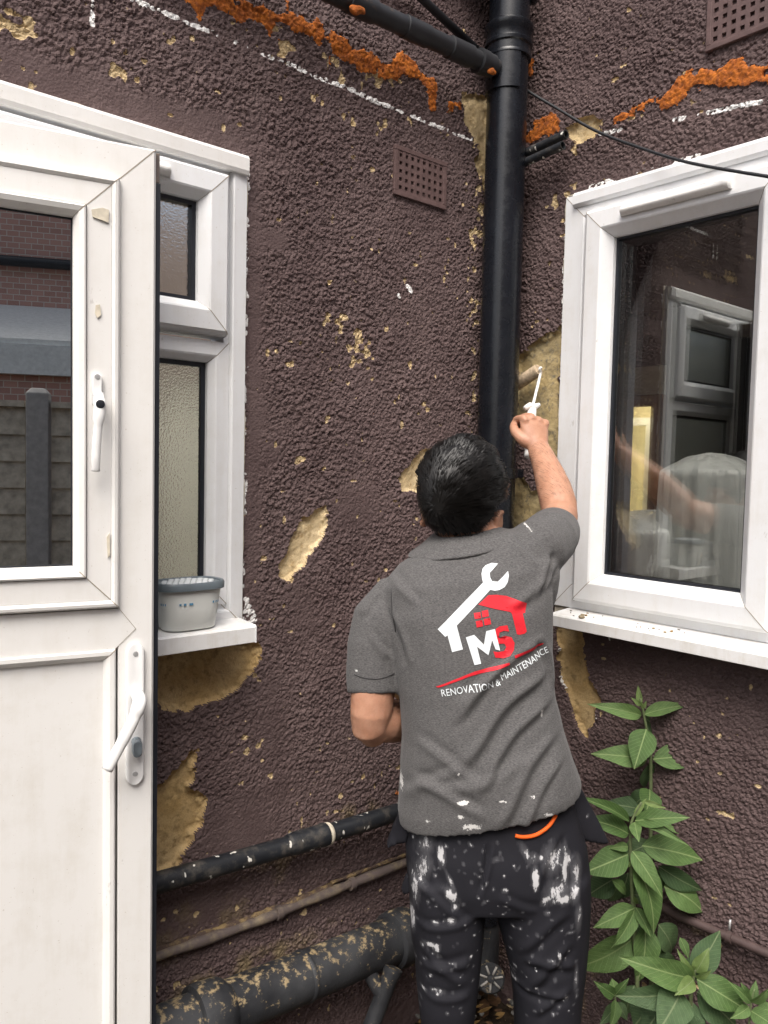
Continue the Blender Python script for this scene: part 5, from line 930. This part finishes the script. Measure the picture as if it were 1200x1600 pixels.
L2 = [(306, 662, 108, 548, 52, 'g', 0, -.06), (302, 720, 140, 640, 88, 'g', 0, -.03), (332, 660, 562, 640, 76, 'g', 0, -.06), (345, 655, 536, 735, 34, 'g', 0, -.08), (330, 640, 380, 560, 26, 'y', 0, 0), (372, 570, 470, 600, 24, 'y', 0, -.02), (330, 665, 345, 740, 50, 'g', 0, -.04), (300, 815, 112, 895, 122, 'g', 0, -.03), (365, 775, 645, 828, 124, 'g', .01, -.01), (320, 800, 447, 968, 84, 'g', -.01, -.08), (328, 860, 482, 1138, 148, 'g', 0, -.07), (440, 868, 638, 990, 92, 'd', .03, .02), (465, 965, 668, 1045, 152, 'g', .03, .01), (232, 930, 118, 1000, 110, 'd', .04, .05), (225, 935, 322, 1002, 46, 'g', -.01, 0), (332, 1062, 163, 1145, 86, 'g', 0, -.03), (330, 1070, 250, 1247, 70, 'g', -.01, -.06), (335, 1060, 405, 1186, 54, 'g', -.01, -.04), (322, 1205, 93, 1370, 138, 'g', .02, 0), (378, 1140, 376, 1412, 124, 'g', .02, -.02), (440, 1140, 545, 1280, 120, 'd', .04, .04), (540, 1200, 582, 1292, 40, 'g', .02, 0), (300, 780, 240, 780, 40, 'g', 0, -.02), (310, 850, 280, 870, 30, 'y', 0, 0), (300, 900, 260, 1040, 100, 'd', .05, .06), (430, 1020, 330, 1000, 100, 'd', .06, .06), (330, 1010, 345, 1050, 22, 'y', -.01, 0), (420, 1260, 520, 1400, 110, 'd', .05, .05), (250, 960, 215, 1045, 60, 'd', .03, .03), (420, 900, 520, 960, 110, 'd', .05, .05), (330, 1200, 420, 1200, 100, 'd', .06, .06)]
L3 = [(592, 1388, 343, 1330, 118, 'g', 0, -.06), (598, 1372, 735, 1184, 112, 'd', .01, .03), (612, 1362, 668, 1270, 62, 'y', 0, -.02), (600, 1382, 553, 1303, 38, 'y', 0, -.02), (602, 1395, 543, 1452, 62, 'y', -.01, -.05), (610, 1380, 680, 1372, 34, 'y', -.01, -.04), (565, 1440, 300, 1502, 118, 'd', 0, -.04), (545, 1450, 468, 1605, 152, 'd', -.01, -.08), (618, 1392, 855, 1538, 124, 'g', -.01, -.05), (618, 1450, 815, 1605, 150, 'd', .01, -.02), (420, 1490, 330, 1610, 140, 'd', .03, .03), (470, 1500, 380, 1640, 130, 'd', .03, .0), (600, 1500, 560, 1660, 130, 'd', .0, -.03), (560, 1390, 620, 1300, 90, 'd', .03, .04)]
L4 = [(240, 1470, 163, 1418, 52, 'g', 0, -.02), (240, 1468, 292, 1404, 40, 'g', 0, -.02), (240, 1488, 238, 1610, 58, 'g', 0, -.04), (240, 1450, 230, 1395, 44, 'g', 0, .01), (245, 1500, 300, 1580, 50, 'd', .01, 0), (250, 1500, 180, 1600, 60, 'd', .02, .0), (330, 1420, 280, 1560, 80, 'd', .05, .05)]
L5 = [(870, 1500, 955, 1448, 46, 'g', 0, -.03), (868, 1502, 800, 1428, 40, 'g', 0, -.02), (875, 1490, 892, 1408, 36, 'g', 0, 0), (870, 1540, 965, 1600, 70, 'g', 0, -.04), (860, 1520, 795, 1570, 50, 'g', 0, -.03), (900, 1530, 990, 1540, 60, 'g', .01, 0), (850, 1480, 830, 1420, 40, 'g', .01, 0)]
px4 = lambda x, y: (880 + x / 2.963, 1060 + y / 2.963)
def foot(x, y, d): p = at(*px4(x, y), d); p[2] = 0; return p
plant('buddleia', 'tallest leafy green shrub rising beside the person against the right wall', foot(405, 1500, 1.98), L1, [([(405, 1900), (408, 1400), (405, 1000), (405, 740), (405, 390), (395, 290), (376, 180), (357, 95)], 1.98, 1.97, .006, .0028)], 1.97)
plant('buddleia', 'bushy middle shrub with large drooping leaves in front of the tallest one', foot(320, 1500, 1.88), L2, [([(330, 1900), (345, 1500), (330, 1250), (322, 1050), (312, 830), (312, 700), (326, 640), (362, 575)], 1.88, 1.87, .006, .0026), ([(335, 1250), (332, 1100), (330, 1010)], 1.88, 1.87, .004, .002)], 1.87)
plant('buddleia', 'low shrub with pale young tip and broad dusty leaves at bottom right', foot(600, 1700, 1.70), L3, [([(590, 2100), (585, 1700), (590, 1480), (602, 1390), (612, 1340)], 1.70, 1.70, .006, .003)], 1.70)
plant('buddleia', 'small seedling with narrow leaves low beside the trouser leg', foot(240, 1700, 1.80), L4, [([(260, 2000), (250, 1650), (242, 1500), (238, 1440)], 1.80, 1.80, .003, .0015)], 1.80)
plant('buddleia', 'small leafy seedling cut off by the bottom right corner', foot(870, 1800, 1.66), L5, [([(850, 2100), (855, 1700), (870, 1500), (885, 1440)], 1.66, 1.66, .003, .0016)], 1.66)
# ================================================================== GROUND LITTER
lt = random.Random(9)
def gz(x, y): return .012
litter_parts = {k: [] for k in range(4)}
for i in range(520):
    x, y = -abs(lt.gauss(0, .55)) - .02, -abs(lt.gauss(0, .55)) - .02; k = lt.choice((0, 1, 1, 1, 2, 3, 3)); s_ = lt.uniform(.006, .022) * (1.4 if k < 2 else .8); a = lt.uniform(0, 6.28); c, sn = math.cos(a), math.sin(a); z = .028 + lt.uniform(-.02, .025)
    if k < 2: V = [(x + c * s_ * p - sn * s_ * q, y + sn * s_ * p + c * s_ * q, z + .35 * s_ * (abs(q) + .6 * p * p) + h) for h in (0, .0012) for p, q in ((-1, 0), (-.4, .5), (.4, .45), (1.1, 0), (.4, -.5), (-.4, -.45))]; F = [tuple(range(6)), tuple(range(11, 5, -1))] + [(j, (j + 1) % 6, 6 + (j + 1) % 6, 6 + j) for j in range(6)]; litter_parts[k].append((V, F))
    else: litter_parts[k].append(ball((x, y, z), (np.array((c, sn, .2)) * s_, np.array((-sn, c, 0)) * s_ * lt.uniform(.5, .9), np.array((0, 0, 1)) * s_ * .5), 7, 5))
for k, nm, lab in ((0, 'leaf_litter', 'tan dead leaves strewn over the soil'), (1, 'leaf_litter', 'dark brown dead leaves strewn over the soil'), (2, 'plaster_crumbs', 'pale plaster crumbs strewn over the soil'), (3, 'pebbles', 'small grey stones strewn over the soil')):
    o = add(nm, merge(*litter_parts[k]), M_LITTER[k]); tag(o, lab, 'litter', None, 'stuff')
for i, (px_, py_, k, s_) in enumerate(((757, 1578, 0, .020), (748, 1572, 0, .012), (780, 1590, 0, .010), (742, 1598, 0, .014))):
    c = at(px_, py_, 2.16); d_ = (RH * .9 + ZH * .45) * s_; e_ = (-RH * .35 + ZH * .8 - FH * .4) * s_ * .7; V = [c + d_ * p + e_ * q + FH * (h - .004 * q * q) for h in (0, .0015) for p, q in ((-1, .1), (-.4, .6), (.4, .5), (1.1, -.1), (.4, -.5), (-.5, -.5))]
    t = thing('dead_leaf', tuple(c), ('largest tan dead leaf lying between the legs', 'tan dead leaf tucked up left against the largest one', 'small tan dead leaf right of the largest one', 'tan dead leaf at the bottom beside the left trouser leg')[i], 'leaf', 'dead leaves between the legs'); add('blade', (V, [tuple(range(6)), tuple(range(11, 5, -1))] + [(j, (j + 1) % 6, 6 + (j + 1) % 6, 6 + j) for j in range(6)]), M_LITTER[0], t)
# ================================================================== BEHIND THE VIEWER (mirrored in the glass): fence and neighbour's house
def fence_panel(x0, x1, y, label):
    t = thing('fence_panel', ((x0 + x1) / 2, y, 0), label, 'fence', 'fence panels')
    for k in range(12):
        z = .06 + k * .152; add('board', loft([[(x, y, z), (x, y + .022, z), (x, y + .006, z + .165), (x, y, z + .165)] for x in (x0, x1)]), M_FENCE, t)
    add('capping', box(mapW, x0, x1, y - .03, y + .04, 1.89, 1.925), M_FENCE, t)
for i, x0 in enumerate((-3.82, -1.96, -.10)):
    fence_panel(x0 + .07, x0 + 1.79, -3.62, ('leftmost', 'middle', 'rightmost')[i] + ' weathered board fence panel behind the viewer, mirrored in the door glass')
for i, x0 in enumerate((-3.82, -1.96, -.10)):
    t = thing('concrete_post', (x0, -3.62, 0), ('left', 'middle', 'right')[i] + ' concrete fence post behind the viewer, mirrored in the door glass', 'post', 'fence posts'); add('shaft', loft([[(x0 - a, -3.62 - a, z), (x0 + a, -3.62 - a, z), (x0 + a, -3.62 + a, z), (x0 - a, -3.62 + a, z)] for z, a in ((0, .06), (1.97, .06), (2.0, .035))]), M_CONC, t, bevel=.006)
nb_ = thing('neighbour_house', (-2.5, -7, 0), 'neighbour house of pinkish brick beyond the fence, mirrored in the door glass', 'house')
add('brick_wall', box(mapW, -9, 4, -7.4, -7, 0, 6.2), M_BRICK, nb_)
ext = add('lean_to', box(mapW, -6.0, 1.5, -6.998, -5.8, 0, 2.35), M_BRICK, nb_); add('fascia', box(mapW, -6.15, 1.65, -5.80, -5.72, 2.28, 2.52), M_PAINTW, ext); add('lean_to_roof', loft([[(x, -5.75, 2.525), (x, -6.997, 3.0), (x, -6.997, 3.05), (x, -5.75, 2.57)] for x in (-6.2, 1.7)]), M_PAINTW, ext)
add('gutter', tube([(-9, -6.93, 3.45), (4, -6.93, 3.45)], .05, 12), M_CABLE, nb_, True); add('eaves', box(mapW, -9.2, 4.2, -7.0, -6.6, 6.0, 6.2), M_PAINTW, nb_); add('roof', loft([[(x, -6.5, 6.2), (x, -9.0, 7.8), (x, -9.0, 7.9), (x, -6.5, 6.3)] for x in (-9.3, 4.3)]), M_CONC, nb_)
